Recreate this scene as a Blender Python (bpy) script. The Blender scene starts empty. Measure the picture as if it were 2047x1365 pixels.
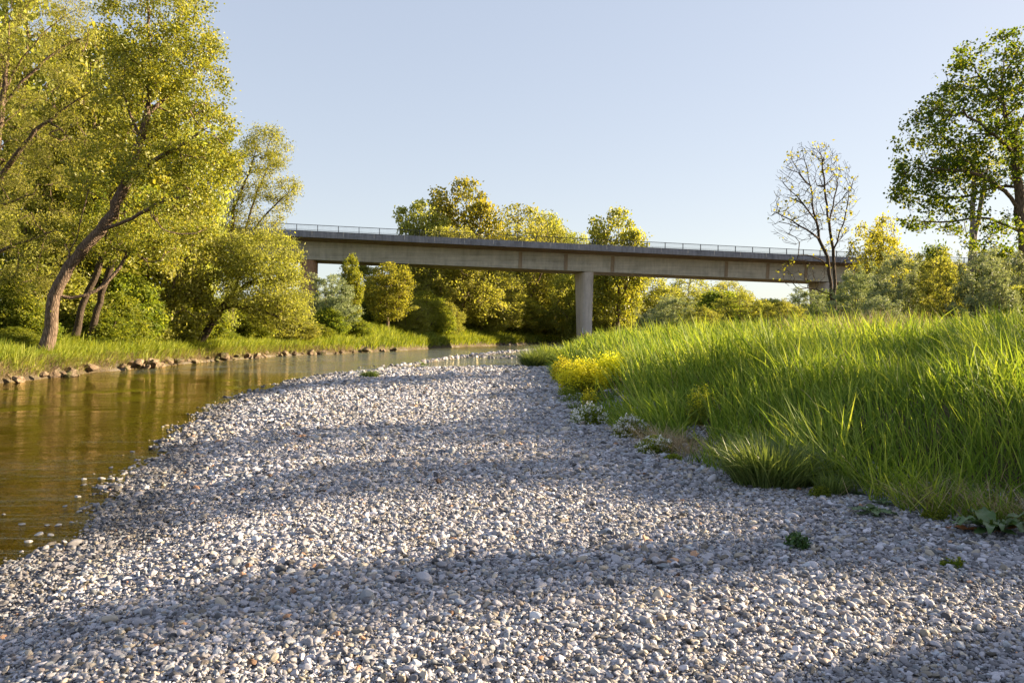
import bpy, math
import numpy as np
from mathutils import Vector

# ---------------------------------------------------------------- constants
F = 1600.0; HX = 1023.5; HY = 669.0; EYE = 1.6; WATER = -0.20
SUN_AZ = 74.0; SUN_EL = 17.0
scene = bpy.context.scene
col = scene.collection
RNG = np.random.default_rng(7)

def at(px, py, d):                     # photograph pixel at depth d -> world point
    return np.array([(px - HX) * d / F, d, EYE - (py - HY) * d / F])

def smooth(t): t = np.clip(t, 0, 1); return t * t * (3 - 2 * t)

# ---------------------------------------------------------------- value noise (numpy)
def vnoise(x, y, seed=0):
    xi = np.floor(x).astype(np.int64); yi = np.floor(y).astype(np.int64)
    fx = x - xi; fy = y - yi; fx = fx * fx * (3 - 2 * fx); fy = fy * fy * (3 - 2 * fy)
    def hsh(a, b):
        h = (a * 374761393 + b * 668265263 + seed * 1442695041) & 0xffffffff
        h = ((h ^ (h >> 13)) * 1274126177) & 0xffffffff
        return ((h ^ (h >> 16)) & 0xffff) / 65535.0
    return (hsh(xi, yi) * (1 - fx) + hsh(xi + 1, yi) * fx) * (1 - fy) + (hsh(xi, yi + 1) * (1 - fx) + hsh(xi + 1, yi + 1) * fx) * fy
def fbm(x, y, seed=0, o=3):
    s = 0; a = .5
    for k in range(o): s = s + a * (vnoise(x * 2 ** k, y * 2 ** k, seed + k) - .5); a *= .5
    return s

# ---------------------------------------------------------------- terrain
XL_T = np.array([[-60, -13], [5, -17], [29, -18.6], [38, -19.5], [51, -20], [67, -19.4], [74, -16.5], [82, -15], [87, -13.2], [100, -10.5], [115, -8.2], [130, -2], [150, 5], [190, 24], [250, 60], [400, 160], [900, 520]], float)
G_T = np.array([[-60, 9], [-5, 6], [4, 5], [6.2, 3.9], [6.9, 3.3], [7.7, 2.95], [8.8, 2.3], [10.4, 1.75], [13.4, 1.5], [19.5, 1.35], [30, 1.5], [36, 1.7], [41, 1.5], [45, 1.6], [60, 3], [93, 7], [110, 12], [130, 19], [150, 27], [190, 46], [250, 84], [400, 190], [900, 560]], float)
B_T = np.array([[-60, -3], [3, -3.5], [6.1, -3.9], [7, -3.8], [9.9, -4.5], [13, -5.4], [15.9, -6.2], [22, -7.5], [30, -8.1], [36, -8.0], [39, -6.5], [41, -4], [43, -1.5], [44, 1], [45, 4]], float)
def XL(y): return np.interp(y, XL_T[:, 0], XL_T[:, 1])
def GE(y): return np.interp(y, G_T[:, 0], G_T[:, 1])
def BL(y): return np.interp(y, B_T[:, 0], B_T[:, 1])
def ground(x, y):
    x = np.asarray(x, float); y = np.asarray(y, float)
    n1 = fbm(x * .35, y * .35, 3); n2 = fbm(x * 1.3, y * 1.3, 11, 2)
    wob = fbm(x * .5 + 9, y * .5, 21) * 1.2
    tl = XL(y) - x + wob * .5 * smooth((y - 2) / 8)
    left = -0.75 + 1.35 * smooth((tl + .35) / 1.3) + .5 * smooth((tl - .9) / 4.0) + .35 * smooth((tl - 5) / 12) + n1 * .35 * smooth((tl - .5) / 3) + 1.3 * smooth((tl - .8) / 7) * smooth((y - 74) / 14) * smooth((175 - y) / 30)
    bar = x - BL(y) + fbm(x * .9, y * .9, 31, 3) * .9
    amp = np.where(y > 38.5, 0.0, 1.0)
    barh = np.where(bar < 0, WATER + bar * .10 * (1 + 0 * amp), WATER + .20 * smooth(bar / 2.2) + .02 * np.clip(bar - 2.2, 0, 4))
    barh = np.maximum(barh, -0.75) + n2 * .035
    # shallow riffles and low gravel strips between y = 38 and the bridge
    chan = -0.29 + fbm(x * .30, y * .14, 41, 3) * .22 + n2 * .05
    sx = np.interp(y, [38, 45, 62, 85, 105, 125], [-7.2, -6.2, -4.4, .2, 9, 17])
    w = np.interp(y, [38, 62, 85, 105, 125], [.4, .5, .9, 2.2, 4.0])
    chan = np.maximum(chan, WATER + .05 - .35 * np.clip(np.abs(x - sx + 1.2 * n1) / w - .3, 0, 2) + n2 * .10)
    pool = np.exp(-(((x + .3) / 3.2) ** 2 + ((y - 52) / 8) ** 2) * 1.3)
    chan = chan - pool * .2
    edge = smooth((y - 37.5) / 5.0)
    edge = np.where(bar < -1.5, 1.0 * smooth((y - 30) / 12), edge)
    riv = barh * (1 - edge) + chan * edge
    deep = smooth((sx - x - 1.5) / 3.0) * smooth((y - 36) / 8)
    riv = riv - deep * .25
    u = x - GE(y) + fbm(x * .8, y * .8, 51, 2) * .5
    right = .95 * smooth((u + .1) / 3.4) + .3 * smooth((u - 3) / 8) + n1 * .25 * smooth(u / 4)
    right = right + .02 * np.clip(u, 0, 15)
    base = np.where(u > -.4, np.maximum(riv, -.1 * smooth((50 - y) / 5) - .22 * smooth((y - 45) / 5) + right), riv)
    h = np.where(tl > -1.3, np.maximum(base, left), base)
    far = smooth((np.abs(x) - 60) / 60)
    return h * (1 - far) + 1.3 * far

# ---------------------------------------------------------------- mesh helpers
def new_mesh(name, V, faces, attrs=None, smooth_=False, mats=()):
    me = bpy.data.meshes.new(name)
    V = np.asarray(V, np.float32)
    me.vertices.add(len(V)); me.vertices.foreach_set('co', V.ravel())
    if not isinstance(faces, (list, tuple)): faces = [faces]
    faces = [np.asarray(f, np.int32) for f in faces if len(f)]
    ks = np.concatenate([np.full(len(f), f.shape[1], np.int32) for f in faces])
    loops = np.concatenate([f.ravel() for f in faces])
    me.loops.add(len(loops)); me.loops.foreach_set('vertex_index', loops)
    me.polygons.add(len(ks))
    st = np.concatenate([[0], np.cumsum(ks)[:-1]]).astype(np.int32)
    me.polygons.foreach_set('loop_start', st)
    me.polygons.foreach_set('use_smooth', np.full(len(ks), smooth_, bool))
    me.update(calc_edges=True)
    for m in mats: me.materials.append(m)
    for k, (dom, arr) in (attrs or {}).items():
        arr = np.asarray(arr, np.float32)
        if arr.ndim == 1:
            a = me.attributes.new(k, 'FLOAT', dom); a.data.foreach_set('value', arr)
        else:
            a = me.attributes.new(k, 'FLOAT_VECTOR', dom); a.data.foreach_set('vector', arr.ravel())
    return me
def link(name, me, parent=None, loc=None):
    o = bpy.data.objects.new(name, me); col.objects.link(o)
    if parent is not None: o.parent = parent
    if loc is not None: o.location = loc
    return o
def tag(o, label=None, cat=None, group=None, kind=None):
    if label: o['label'] = label
    if cat: o['category'] = cat
    if group: o['group'] = group
    if kind: o['kind'] = kind
    return o
def empty(name, loc, label, cat, group=None, rz=0):
    o = bpy.data.objects.new(name, None); col.objects.link(o)
    o.location = [float(v) for v in loc]; o.rotation_euler = (0, 0, rz); o.empty_display_size = .2
    return tag(o, label, cat, group)
def copy_tree(src, loc, rz, sc, label, group=None):
    r = src.copy(); col.objects.link(r); r.location = [float(v) for v in loc]; r.rotation_euler = (0, 0, rz); r.scale = sc
    r['label'] = label
    if group: r['group'] = group
    elif 'group' in r: del r['group']
    for ch in list(src.children):
        c = ch.copy(); col.objects.link(c); c.parent = r
        for g in ch.children:
            d = g.copy(); col.objects.link(d); d.parent = c
    return r

# ---------------------------------------------------------------- material helpers
class NT:
    def __init__(s, m): s.m = m; m.use_nodes = True; s.t = m.node_tree; s.t.nodes.clear()
    def n(s, typ, inp=None, **kw):
        o = s.t.nodes.new(typ)
        for k, v in kw.items(): setattr(o, k, v)
        for k, v in (inp or {}).items():
            if isinstance(v, bpy.types.NodeSocket): s.t.links.new(v, o.inputs[k])
            else: o.inputs[k].default_value = v
        return o
    def ramp(s, fac, stops, interp='LINEAR'):
        r = s.t.nodes.new('ShaderNodeValToRGB'); r.color_ramp.interpolation = interp
        e = r.color_ramp.elements
        while len(e) < len(stops): e.new(.5)
        for i, (p, c) in enumerate(stops): e[i].position = p; e[i].color = (*c, 1) if len(c) == 3 else c
        s.t.links.new(fac, r.inputs[0]); return r.outputs[0]
    def mix(s, fac, a, b, blend='MIX'):
        m = s.t.nodes.new('ShaderNodeMix'); m.data_type = 'RGBA'; m.blend_type = blend
        for i, v in ((0, fac), (6, a), (7, b)):
            if isinstance(v, bpy.types.NodeSocket): s.t.links.new(v, m.inputs[i])
            else: m.inputs[i].default_value = (*v, 1) if isinstance(v, tuple) and len(v) == 3 else v
        return m.outputs[2]
    def math(s, op, a, b=0.0, clamp=False):
        m = s.t.nodes.new('ShaderNodeMath'); m.operation = op; m.use_clamp = clamp
        for i, v in ((0, a), (1, b)):
            if isinstance(v, bpy.types.NodeSocket): s.t.links.new(v, m.inputs[i])
            else: m.inputs[i].default_value = v
        return m.outputs[0]
    def out(s, sh, disp=None):
        o = s.t.nodes.new('ShaderNodeOutputMaterial'); s.t.links.new(sh, o.inputs[0])
        return s.m
def mat(name): return NT(bpy.data.materials.new(name))

def leaf_mat(name, stops, transl=.62, tmul=(1.25, 1.15, .55), rough=.55, spec=.25):
    t = mat(name)
    a = t.n('ShaderNodeAttribute', attribute_name='rnd')
    c = t.ramp(a.outputs['Fac'], stops)
    oi = t.n('ShaderNodeObjectInfo')
    hs = t.n('ShaderNodeHueSaturation', {'Hue': t.math('ADD', t.math('MULTIPLY', oi.outputs['Random'], .024), .488),
                                         'Value': t.math('ADD', t.math('MULTIPLY', oi.outputs['Random'], .25), .88), 'Color': c})
    p = t.n('ShaderNodeBsdfPrincipled', {'Base Color': hs.outputs[0], 'Roughness': rough, 'Specular IOR Level': spec})
    tr = t.n('ShaderNodeBsdfTranslucent', {'Color': t.mix(1.0, hs.outputs[0], tmul, 'MULTIPLY')})
    mx = t.n('ShaderNodeMixShader', {0: transl, 1: p.outputs[0], 2: tr.outputs[0]})
    return t.out(mx.outputs[0])
def G3(*a): return [(i / (len(a) - 1), c) for i, c in enumerate(a)]
M = {}
M['leaf_willow'] = leaf_mat('olive willow leaves', G3((.14, .165, .035), (.31, .33, .075), (.50, .49, .16)), transl=.6, tmul=(1.15, 1.12, .5))
M['leaf_poplar'] = leaf_mat('bright poplar leaves', G3((.11, .14, .018), (.235, .26, .035), (.40, .39, .085)), transl=.52, tmul=(1.3, 1.13, .5), spec=.4, rough=.4)
M['leaf_green'] = leaf_mat('fresh green leaves', G3((.085, .13, .018), (.19, .235, .03), (.34, .36, .065)))
M['leaf_dark'] = leaf_mat('dark maple leaves', G3((.045, .095, .015), (.09, .15, .02), (.17, .20, .03)), tmul=(1.5, 1.2, .4))
M['leaf_silver'] = leaf_mat('silver willow leaves', G3((.15, .19, .09), (.24, .28, .15), (.36, .39, .22)), transl=.35, tmul=(1.1, 1.1, .6))
M['leaf_yellow'] = leaf_mat('yellow green leaves', G3((.18, .20, .025), (.29, .30, .045), (.42, .40, .09)), tmul=(1.15, 1.1, .5))
M['grass'] = leaf_mat('meadow grass', G3((.07, .13, .02), (.18, .265, .04), (.36, .42, .09)), transl=.45, tmul=(1.28, 1.16, .45), rough=.6, spec=.12)
M['grass_bank'] = leaf_mat('bank grass', G3((.09, .14, .016), (.21, .26, .03), (.38, .40, .09)), transl=.45, tmul=(1.3, 1.2, .4))
M['straw'] = leaf_mat('dry straw', G3((.22, .15, .07), (.38, .28, .15), (.52, .42, .26)), transl=.15, tmul=(1, 1, .8))
M['tussock'] = leaf_mat('tussock grass', G3((.07, .12, .03), (.15, .22, .06), (.28, .35, .12)), transl=.4, rough=.45, spec=.4)
M['dock'] = leaf_mat('dock leaf', G3((.03, .075, .02), (.055, .11, .03), (.09, .15, .04)), transl=.25, rough=.32, spec=.55)
M['dead_leaf'] = leaf_mat('rusty dead leaf', G3((.20, .06, .02), (.30, .10, .035)), transl=.2, tmul=(1, 1, 1))
M['petal_yellow'] = leaf_mat('yellow petals', G3((.64, .58, .01), (.78, .74, .04)), transl=.35, tmul=(1, 1, 1))
M['petal_white'] = leaf_mat('white petals', G3((.70, .70, .66), (.85, .85, .82)), transl=.3, tmul=(1, 1, 1))

def bark_mat(name, a, b, sc=6.):
    t = mat(name); g = t.n('ShaderNodeTexCoord')
    mp = t.n('ShaderNodeMapping', {'Vector': g.outputs['Object'], 'Scale': (sc, sc, sc * .22)})
    n = t.n('ShaderNodeTexNoise', {'Vector': mp.outputs[0], 'Scale': 3.0, 'Detail': 6.0, 'Roughness': .65})
    w = t.n('ShaderNodeTexVoronoi', {'Vector': mp.outputs[0], 'Scale': 2.2}, feature='DISTANCE_TO_EDGE')
    f = t.math('MULTIPLY', n.outputs[0], t.math('ADD', t.math('MULTIPLY', w.outputs[0], 1.6, True), .45), True)
    c = t.ramp(f, [(.15, a), (.6, b)])
    bp = t.n('ShaderNodeBump', {'Height': f, 'Strength': .9, 'Distance': .06})
    p = t.n('ShaderNodeBsdfPrincipled', {'Base Color': c, 'Roughness': .9, 'Specular IOR Level': .15, 'Normal': bp.outputs[0]})
    return t.out(p.outputs[0])
M['bark'] = bark_mat('grey brown bark', (.05, .034, .024), (.26, .19, .14))
M['bark_dark'] = bark_mat('dark bark', (.03, .022, .017), (.12, .09, .065))
M['bark_pale'] = bark_mat('pale grey bark', (.10, .085, .07), (.34, .29, .24))

def pebble_mat():
    t = mat('river pebble')
    c = t.n('ShaderNodeAttribute', attribute_name='pcol', attribute_type='INSTANCER')
    tc = t.n('ShaderNodeTexCoord'); 
    n = t.n('ShaderNodeTexNoise', {'Vector': tc.outputs['Object'], 'Scale': 90., 'Detail': 4., 'Roughness': .7})
    v = t.ramp(n.outputs[0], [(.3, (.72, .72, .72)), (.7, (1.12, 1.12, 1.12))])
    cc = t.mix(1., c.outputs['Color'], v, 'MULTIPLY')
    bp = t.n('ShaderNodeBump', {'Height': n.outputs[0], 'Strength': .25, 'Distance': .004})
    p = t.n('ShaderNodeBsdfPrincipled', {'Base Color': cc, 'Roughness': .62, 'Specular IOR Level': .35, 'Normal': bp.outputs[0]})
    return t.out(p.outputs[0])
M['pebble'] = pebble_mat()

def ground_mat():
    t = mat('riverbed and bank ground')
    z = t.n('ShaderNodeAttribute', attribute_name='zone')       # 0 gravel, 1 soil
    hgt = t.n('ShaderNodeNewGeometry'); sep = t.n('ShaderNodeSeparateXYZ', {0: hgt.outputs['Position']})
    v1 = t.n('ShaderNodeTexVoronoi', {'Vector': hgt.outputs['Position'], 'Scale': 17.}); v1.inputs['Randomness'].default_value = 1
    v2 = t.n('ShaderNodeTexVoronoi', {'Vector': hgt.outputs['Position'], 'Scale': 34.})
    s1 = t.n('ShaderNodeSeparateColor', {0: v1.outputs['Color']}); s2 = t.n('ShaderNodeSeparateColor', {0: v2.outputs['Color']})
    g = t.ramp(s1.outputs[0], [(0, (.13, .13, .145)), (.35, (.26, .26, .28)), (.75, (.42, .41, .42)), (1, (.55, .52, .48))])
    g2 = t.ramp(s2.outputs[0], [(0, (.12, .12, .13)), (.6, (.34, .34, .35)), (1, (.5, .48, .45))])
    gr = t.mix(.35, g, g2)
    n = t.n('ShaderNodeTexNoise', {'Vector': hgt.outputs['Position'], 'Scale': 2.3, 'Detail': 8., 'Roughness': .7})
    soil = t.ramp(n.outputs[0], [(.3, (.045, .032, .018)), (.55, (.10, .075, .04)), (.75, (.08, .10, .03))])
    algae = t.ramp(n.outputs[0], [(.3, (.20, .11, .012)), (.5, (.46, .28, .03)), (.7, (.60, .43, .07))])
    under = t.n('ShaderNodeMapRange', {0: sep.outputs[2], 1: WATER + .03, 2: WATER - .05, 3: 0., 4: 1.})
    al2 = t.mix(.6, algae, t.mix(1., algae, gr, 'OVERLAY'))
    c = t.mix(under.outputs[0], gr, al2)
    c = t.mix(z.outputs['Fac'], c, soil)
    d = t.math('SUBTRACT', 1.0, t.math('MULTIPLY', v1.outputs['Distance'], 1.4, True))
    d2 = t.math('SUBTRACT', 1.0, t.math('MULTIPLY', v2.outputs['Distance'], 1.4, True))
    bp = t.n('ShaderNodeBump', {'Height': t.math('ADD', t.math('MULTIPLY', d, .6), t.math('MULTIPLY', d2, .25)), 'Strength': 1., 'Distance': .07})
    p = t.n('ShaderNodeBsdfPrincipled', {'Base Color': c, 'Roughness': .8, 'Specular IOR Level': .25, 'Normal': bp.outputs[0]})
    return t.out(p.outputs[0])
M['ground'] = ground_mat()

def water_mat():
    t = mat('clear amber river water')
    g = t.n('ShaderNodeNewGeometry')
    sep = t.n('ShaderNodeSeparateXYZ', {0: g.outputs['Position']})
    m1 = t.n('ShaderNodeMapping', {'Vector': g.outputs['Position'], 'Scale': (.7, 2.8, 1.), 'Rotation': (0, 0, .12)})
    n1 = t.n('ShaderNodeTexNoise', {'Vector': m1.outputs[0], 'Scale': 2.4, 'Detail': 5., 'Roughness': .55, 'Distortion': .6})
    n0 = t.n('ShaderNodeTexNoise', {'Vector': m1.outputs[0], 'Scale': .8, 'Detail': 2., 'Roughness': .5})
    n2 = t.n('ShaderNodeTexNoise', {'Vector': m1.outputs[0], 'Scale': 9., 'Detail': 3., 'Roughness': .6})
    far = t.n('ShaderNodeMapRange', {0: sep.outputs[1], 1: 34., 2: 48., 3: 0., 4: 1.})
    rf = t.n('ShaderNodeTexNoise', {'Vector': g.outputs['Position'], 'Scale': .22, 'Detail': 3.})
    rough_zone = t.n('ShaderNodeMapRange', {0: rf.outputs[0], 1: .42, 2: .60, 3: .25, 4: 1.})
    pn = t.n('ShaderNodeTexNoise', {'Vector': g.outputs['Position'], 'Scale': .30, 'Detail': 3.})
    patch = t.n('ShaderNodeMapRange', {0: pn.outputs[0], 1: .38, 2: .66, 3: .03, 4: .20})
    amp = t.math('ADD', patch.outputs[0], t.math('MULTIPLY', t.math('MULTIPLY', far.outputs[0], rough_zone.outputs[0]), 2.6))
    h = t.math('MULTIPLY', t.math('ADD', t.math('ADD', n1.outputs[0], t.math('MULTIPLY', n2.outputs[0], .25)), t.math('MULTIPLY', n0.outputs[0], 2.2)), amp)
    bp = t.n('ShaderNodeBump', {'Height': h, 'Strength': 1., 'Distance': .16})
    bf = t.n('ShaderNodeBump', {'Height': h, 'Strength': .12, 'Distance': .05})
    fr = t.n('ShaderNodeFresnel', {'IOR': 1.36, 'Normal': bf.outputs[0]})
    gl = t.n('ShaderNodeBsdfGlossy', {'Color': (1, .93, .60, 1), 'Roughness': t.math('ADD', .02, t.math('MULTIPLY', t.math('MULTIPLY', far.outputs[0], rough_zone.outputs[0]), .10)), 'Normal': bp.outputs[0]})
    tr = t.n('ShaderNodeBsdfTransparent', {'Color': (.90, .64, .13, 1)})
    mx = t.n('ShaderNodeMixShader', {0: fr.outputs[0], 1: tr.outputs[0], 2: gl.outputs[0]})
    return t.out(mx.outputs[0])
M['water'] = water_mat()

def concrete_mat(name, a, b, boards=False):
    t = mat(name); g = t.n('ShaderNodeTexCoord')
    n = t.n('ShaderNodeTexNoise', {'Vector': g.outputs['Object'], 'Scale': .6, 'Detail': 8., 'Roughness': .7})
    mp = t.n('ShaderNodeMapping', {'Vector': g.outputs['Object'], 'Scale': (.12, .12, 5.) if boards else (2.2, 2.2, .10)})
    st = t.n('ShaderNodeTexNoise', {'Vector': mp.outputs[0], 'Scale': 1.5, 'Detail': 6., 'Roughness': .65})
    mp2 = t.n('ShaderNodeMapping', {'Vector': g.outputs['Object'], 'Scale': (1.4, 1.4, .12)})
    st2 = t.n('ShaderNodeTexNoise', {'Vector': mp2.outputs[0], 'Scale': 1.5, 'Detail': 5., 'Roughness': .7})
    f = t.math('ADD', t.math('MULTIPLY', n.outputs[0], .35), t.math('ADD', t.math('MULTIPLY', st.outputs[0], .38), t.math('MULTIPLY', st2.outputs[0], .27)))
    c = t.ramp(f, [(.38, a), (.62, b)])
    bp = t.n('ShaderNodeBump', {'Height': f, 'Strength': .4, 'Distance': .03})
    p = t.n('ShaderNodeBsdfPrincipled', {'Base Color': c, 'Roughness': .85, 'Specular IOR Level': .2, 'Normal': bp.outputs[0]})
    return t.out(p.outputs[0])
M['concrete_girder'] = concrete_mat('board marked girder concrete', (.30, .29, .24), (.60, .57, .48), True)
M['concrete_dark'] = concrete_mat('weathered dark fascia concrete', (.13, .13, .145), (.30, .30, .32))
M['concrete_pier'] = concrete_mat('pale pier concrete', (.38, .35, .32), (.64, .59, .53))
M['concrete_warm_bounce'] = concrete_mat('pier concrete with painted warm bounce light', (.30, .16, .09), (.50, .34, .23))  # left pier: warm reflected light painted into the concrete colour
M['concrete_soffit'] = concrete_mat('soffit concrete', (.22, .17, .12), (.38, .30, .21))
def flat(name, c, rough=.6, metal=0.):
    t = mat(name); g = t.n('ShaderNodeTexCoord')
    n = t.n('ShaderNodeTexNoise', {'Vector': g.outputs['Object'], 'Scale': 3., 'Detail': 5.})
    cc = t.ramp(n.outputs[0], [(.3, tuple(v * .75 for v in c)), (.7, tuple(min(1, v * 1.2) for v in c))])
    p = t.n('ShaderNodeBsdfPrincipled', {'Base Color': cc, 'Roughness': rough, 'Metallic': metal})
    return t.out(p.outputs[0])
M['steel'] = flat('dull grey railing steel', (.035, .037, .045), .7, 0.)
M['asphalt'] = flat('road asphalt', (.05, .05, .05), .9)
M['paint_orange'] = flat('orange spray paint', (.55, .22, .06)); M['paint_red'] = flat('red spray paint', (.45, .05, .06)); M['paint_dark'] = flat('dark spray paint', (.07, .05, .12))
M['paint_white'] = flat('white spray paint', (.7, .7, .7))
def rock_mat():
    t = mat('mossy bank boulder'); g = t.n('ShaderNodeNewGeometry')
    n = t.n('ShaderNodeTexNoise', {'Vector': g.outputs['Position'], 'Scale': 5., 'Detail': 8., 'Roughness': .7})
    n2 = t.n('ShaderNodeTexNoise', {'Vector': g.outputs['Position'], 'Scale': 1.7, 'Detail': 4.})
    c = t.ramp(n.outputs[0], [(.3, (.05, .032, .018)), (.5, (.17, .115, .07)), (.7, (.36, .29, .2))])
    c = t.mix(t.ramp(n2.outputs[0], [(.5, (0, 0, 0)), (.62, (1, 1, 1))]), c, (.10, .10, .03))
    bp = t.n('ShaderNodeBump', {'Height': n.outputs[0], 'Strength': .8, 'Distance': .08})
    p = t.n('ShaderNodeBsdfPrincipled', {'Base Color': c, 'Roughness': .85, 'Normal': bp.outputs[0]})
    return t.out(p.outputs[0])
M['rock'] = rock_mat()

# ---------------------------------------------------------------- ground sheet
def coords(segs):
    out = []
    for a, b, st in segs:
        n = max(1, int(round((b - a) / st))); out.append(np.linspace(a, b, n, endpoint=False))
    return np.concatenate(out + [[segs[-1][1]]])
gx = coords([(-1500, -300, 100), (-300, -60, 10), (-60, -26, 1.), (-26, -10, .25), (-10, 7, .12), (7, 16, .4), (16, 60, 1.), (60, 300, 10), (300, 1500, 100)])
gy = coords([(-600, -60, 60), (-60, 0, 3.), (0, 3, .5), (3, 20, .12), (20, 46, .2), (46, 130, .6), (130, 220, 2), (220, 500, 10), (500, 3000, 200)])
X, Y = np.meshgrid(gx, gy); Z = ground(X, Y)
nx, ny = len(gx), len(gy)
idx = np.arange(nx * ny).reshape(ny, nx)
quads = np.stack([idx[:-1, :-1], idx[:-1, 1:], idx[1:, 1:], idx[1:, :-1]], -1).reshape(-1, 4)
tlz = XL(Y) - X; uz = X - GE(Y)
zone = np.maximum(smooth((tlz + .25 + fbm(X * 2, Y * 2, 5) * .6) / .5), smooth((uz + .1 + fbm(X * 2, Y * 2, 6) * .8) / .7))
me = new_mesh('ground', np.stack([X, Y, Z], -1).reshape(-1, 3), quads, {'zone': ('POINT', zone.ravel())}, True, [M['ground']])
tag(link('ground', me), 'gravel river bed and earthen banks of the valley floor', kind='structure')
# ---------------------------------------------------------------- river
wy = coords([(-60, 0, 5), (0, 130, 2), (130, 900, 10)])
wl = XL(wy) - 2.2; wr = np.where(wy < 39, BL(wy) + 2.2, np.maximum(GE(wy) + .8, 1.)); wr[wy < 3] = BL(3) + 1.5
ws = np.linspace(0, 1, 6)
WX = wl[:, None] * (1 - ws) + wr[:, None] * ws; WY = np.repeat(wy[:, None], 6, 1)
WX = WX.ravel(); WY = WY.ravel(); wi = np.arange(len(wy) * 6).reshape(-1, 6)
wq = np.stack([wi[:-1, :-1], wi[:-1, 1:], wi[1:, 1:], wi[1:, :-1]], -1).reshape(-1, 4)
me = new_mesh('river', np.stack([WX, WY, np.full(len(WX), WATER)], -1), wq, None, True, [M['water']])
tag(link('river_water', me), 'shallow amber river flowing along the gravel bar', kind='structure')

# ---------------------------------------------------------------- instanced pebbles (uncountable gravel)
def pebble_nodes():
    ng = bpy.data.node_groups.new('scatter pebbles', 'GeometryNodeTree')
    ng.interface.new_socket('Geometry', in_out='INPUT', socket_type='NodeSocketGeometry')
    ng.interface.new_socket('Geometry', in_out='OUTPUT', socket_type='NodeSocketGeometry')
    N = ng.nodes; L = ng.links
    gi = N.new('NodeGroupInput'); go = N.new('NodeGroupOutput')
    g2i = []
    for k in range(9):
        ico = N.new('GeometryNodeMeshIcoSphere'); ico.inputs['Radius'].default_value = .5; ico.inputs['Subdivisions'].default_value = 4 if k < 1 else 3
        tex = N.new('ShaderNodeTexNoise'); tex.noise_dimensions = '4D'; tex.inputs['W'].default_value = k * 3.7; tex.inputs['Scale'].default_value = 1.1 + .25 * (k % 3); tex.inputs['Detail'].default_value = .6
        sub = N.new('ShaderNodeVectorMath'); sub.operation = 'SUBTRACT'; sub.inputs[1].default_value = (.5, .5, .5); L.new(tex.outputs['Color'], sub.inputs[0])
        sc = N.new('ShaderNodeVectorMath'); sc.operation = 'SCALE'; sc.inputs['Scale'].default_value = .75 + .15 * (k % 4); L.new(sub.outputs[0], sc.inputs[0])
        sp = N.new('GeometryNodeSetPosition'); L.new(ico.outputs[0], sp.inputs['Geometry']); L.new(sc.outputs[0], sp.inputs['Offset'])
        ss = N.new('GeometryNodeSetShadeSmooth'); L.new(sp.outputs[0], ss.inputs[0])
        sm = N.new('GeometryNodeSetMaterial'); sm.inputs['Material'].default_value = M['pebble']; L.new(ss.outputs[0], sm.inputs[0])
        g = N.new('GeometryNodeGeometryToInstance'); L.new(sm.outputs[0], g.inputs[0]); g2i.append(g)
    jn = N.new('GeometryNodeJoinGeometry')
    for g in reversed(g2i): L.new(g.outputs[0], jn.inputs[0])
    def na(nm, ty):
        a = N.new('GeometryNodeInputNamedAttribute'); a.data_type = ty; a.inputs[0].default_value = nm; return a.outputs[0]
    m2p = N.new('GeometryNodeMeshToPoints'); L.new(gi.outputs[0], m2p.inputs[0])
    iop = N.new('GeometryNodeInstanceOnPoints'); L.new(m2p.outputs[0], iop.inputs['Points']); L.new(jn.outputs[0], iop.inputs['Instance'])
    iop.inputs['Pick Instance'].default_value = True
    L.new(na('pick', 'INT'), iop.inputs['Instance Index'])
    e2r = N.new('FunctionNodeEulerToRotation'); L.new(na('rot', 'FLOAT_VECTOR'), e2r.inputs[0]); L.new(e2r.outputs[0], iop.inputs['Rotation'])
    L.new(na('scl', 'FLOAT_VECTOR'), iop.inputs['Scale'])
    L.new(iop.outputs[0], go.inputs[0])
    return ng
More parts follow.
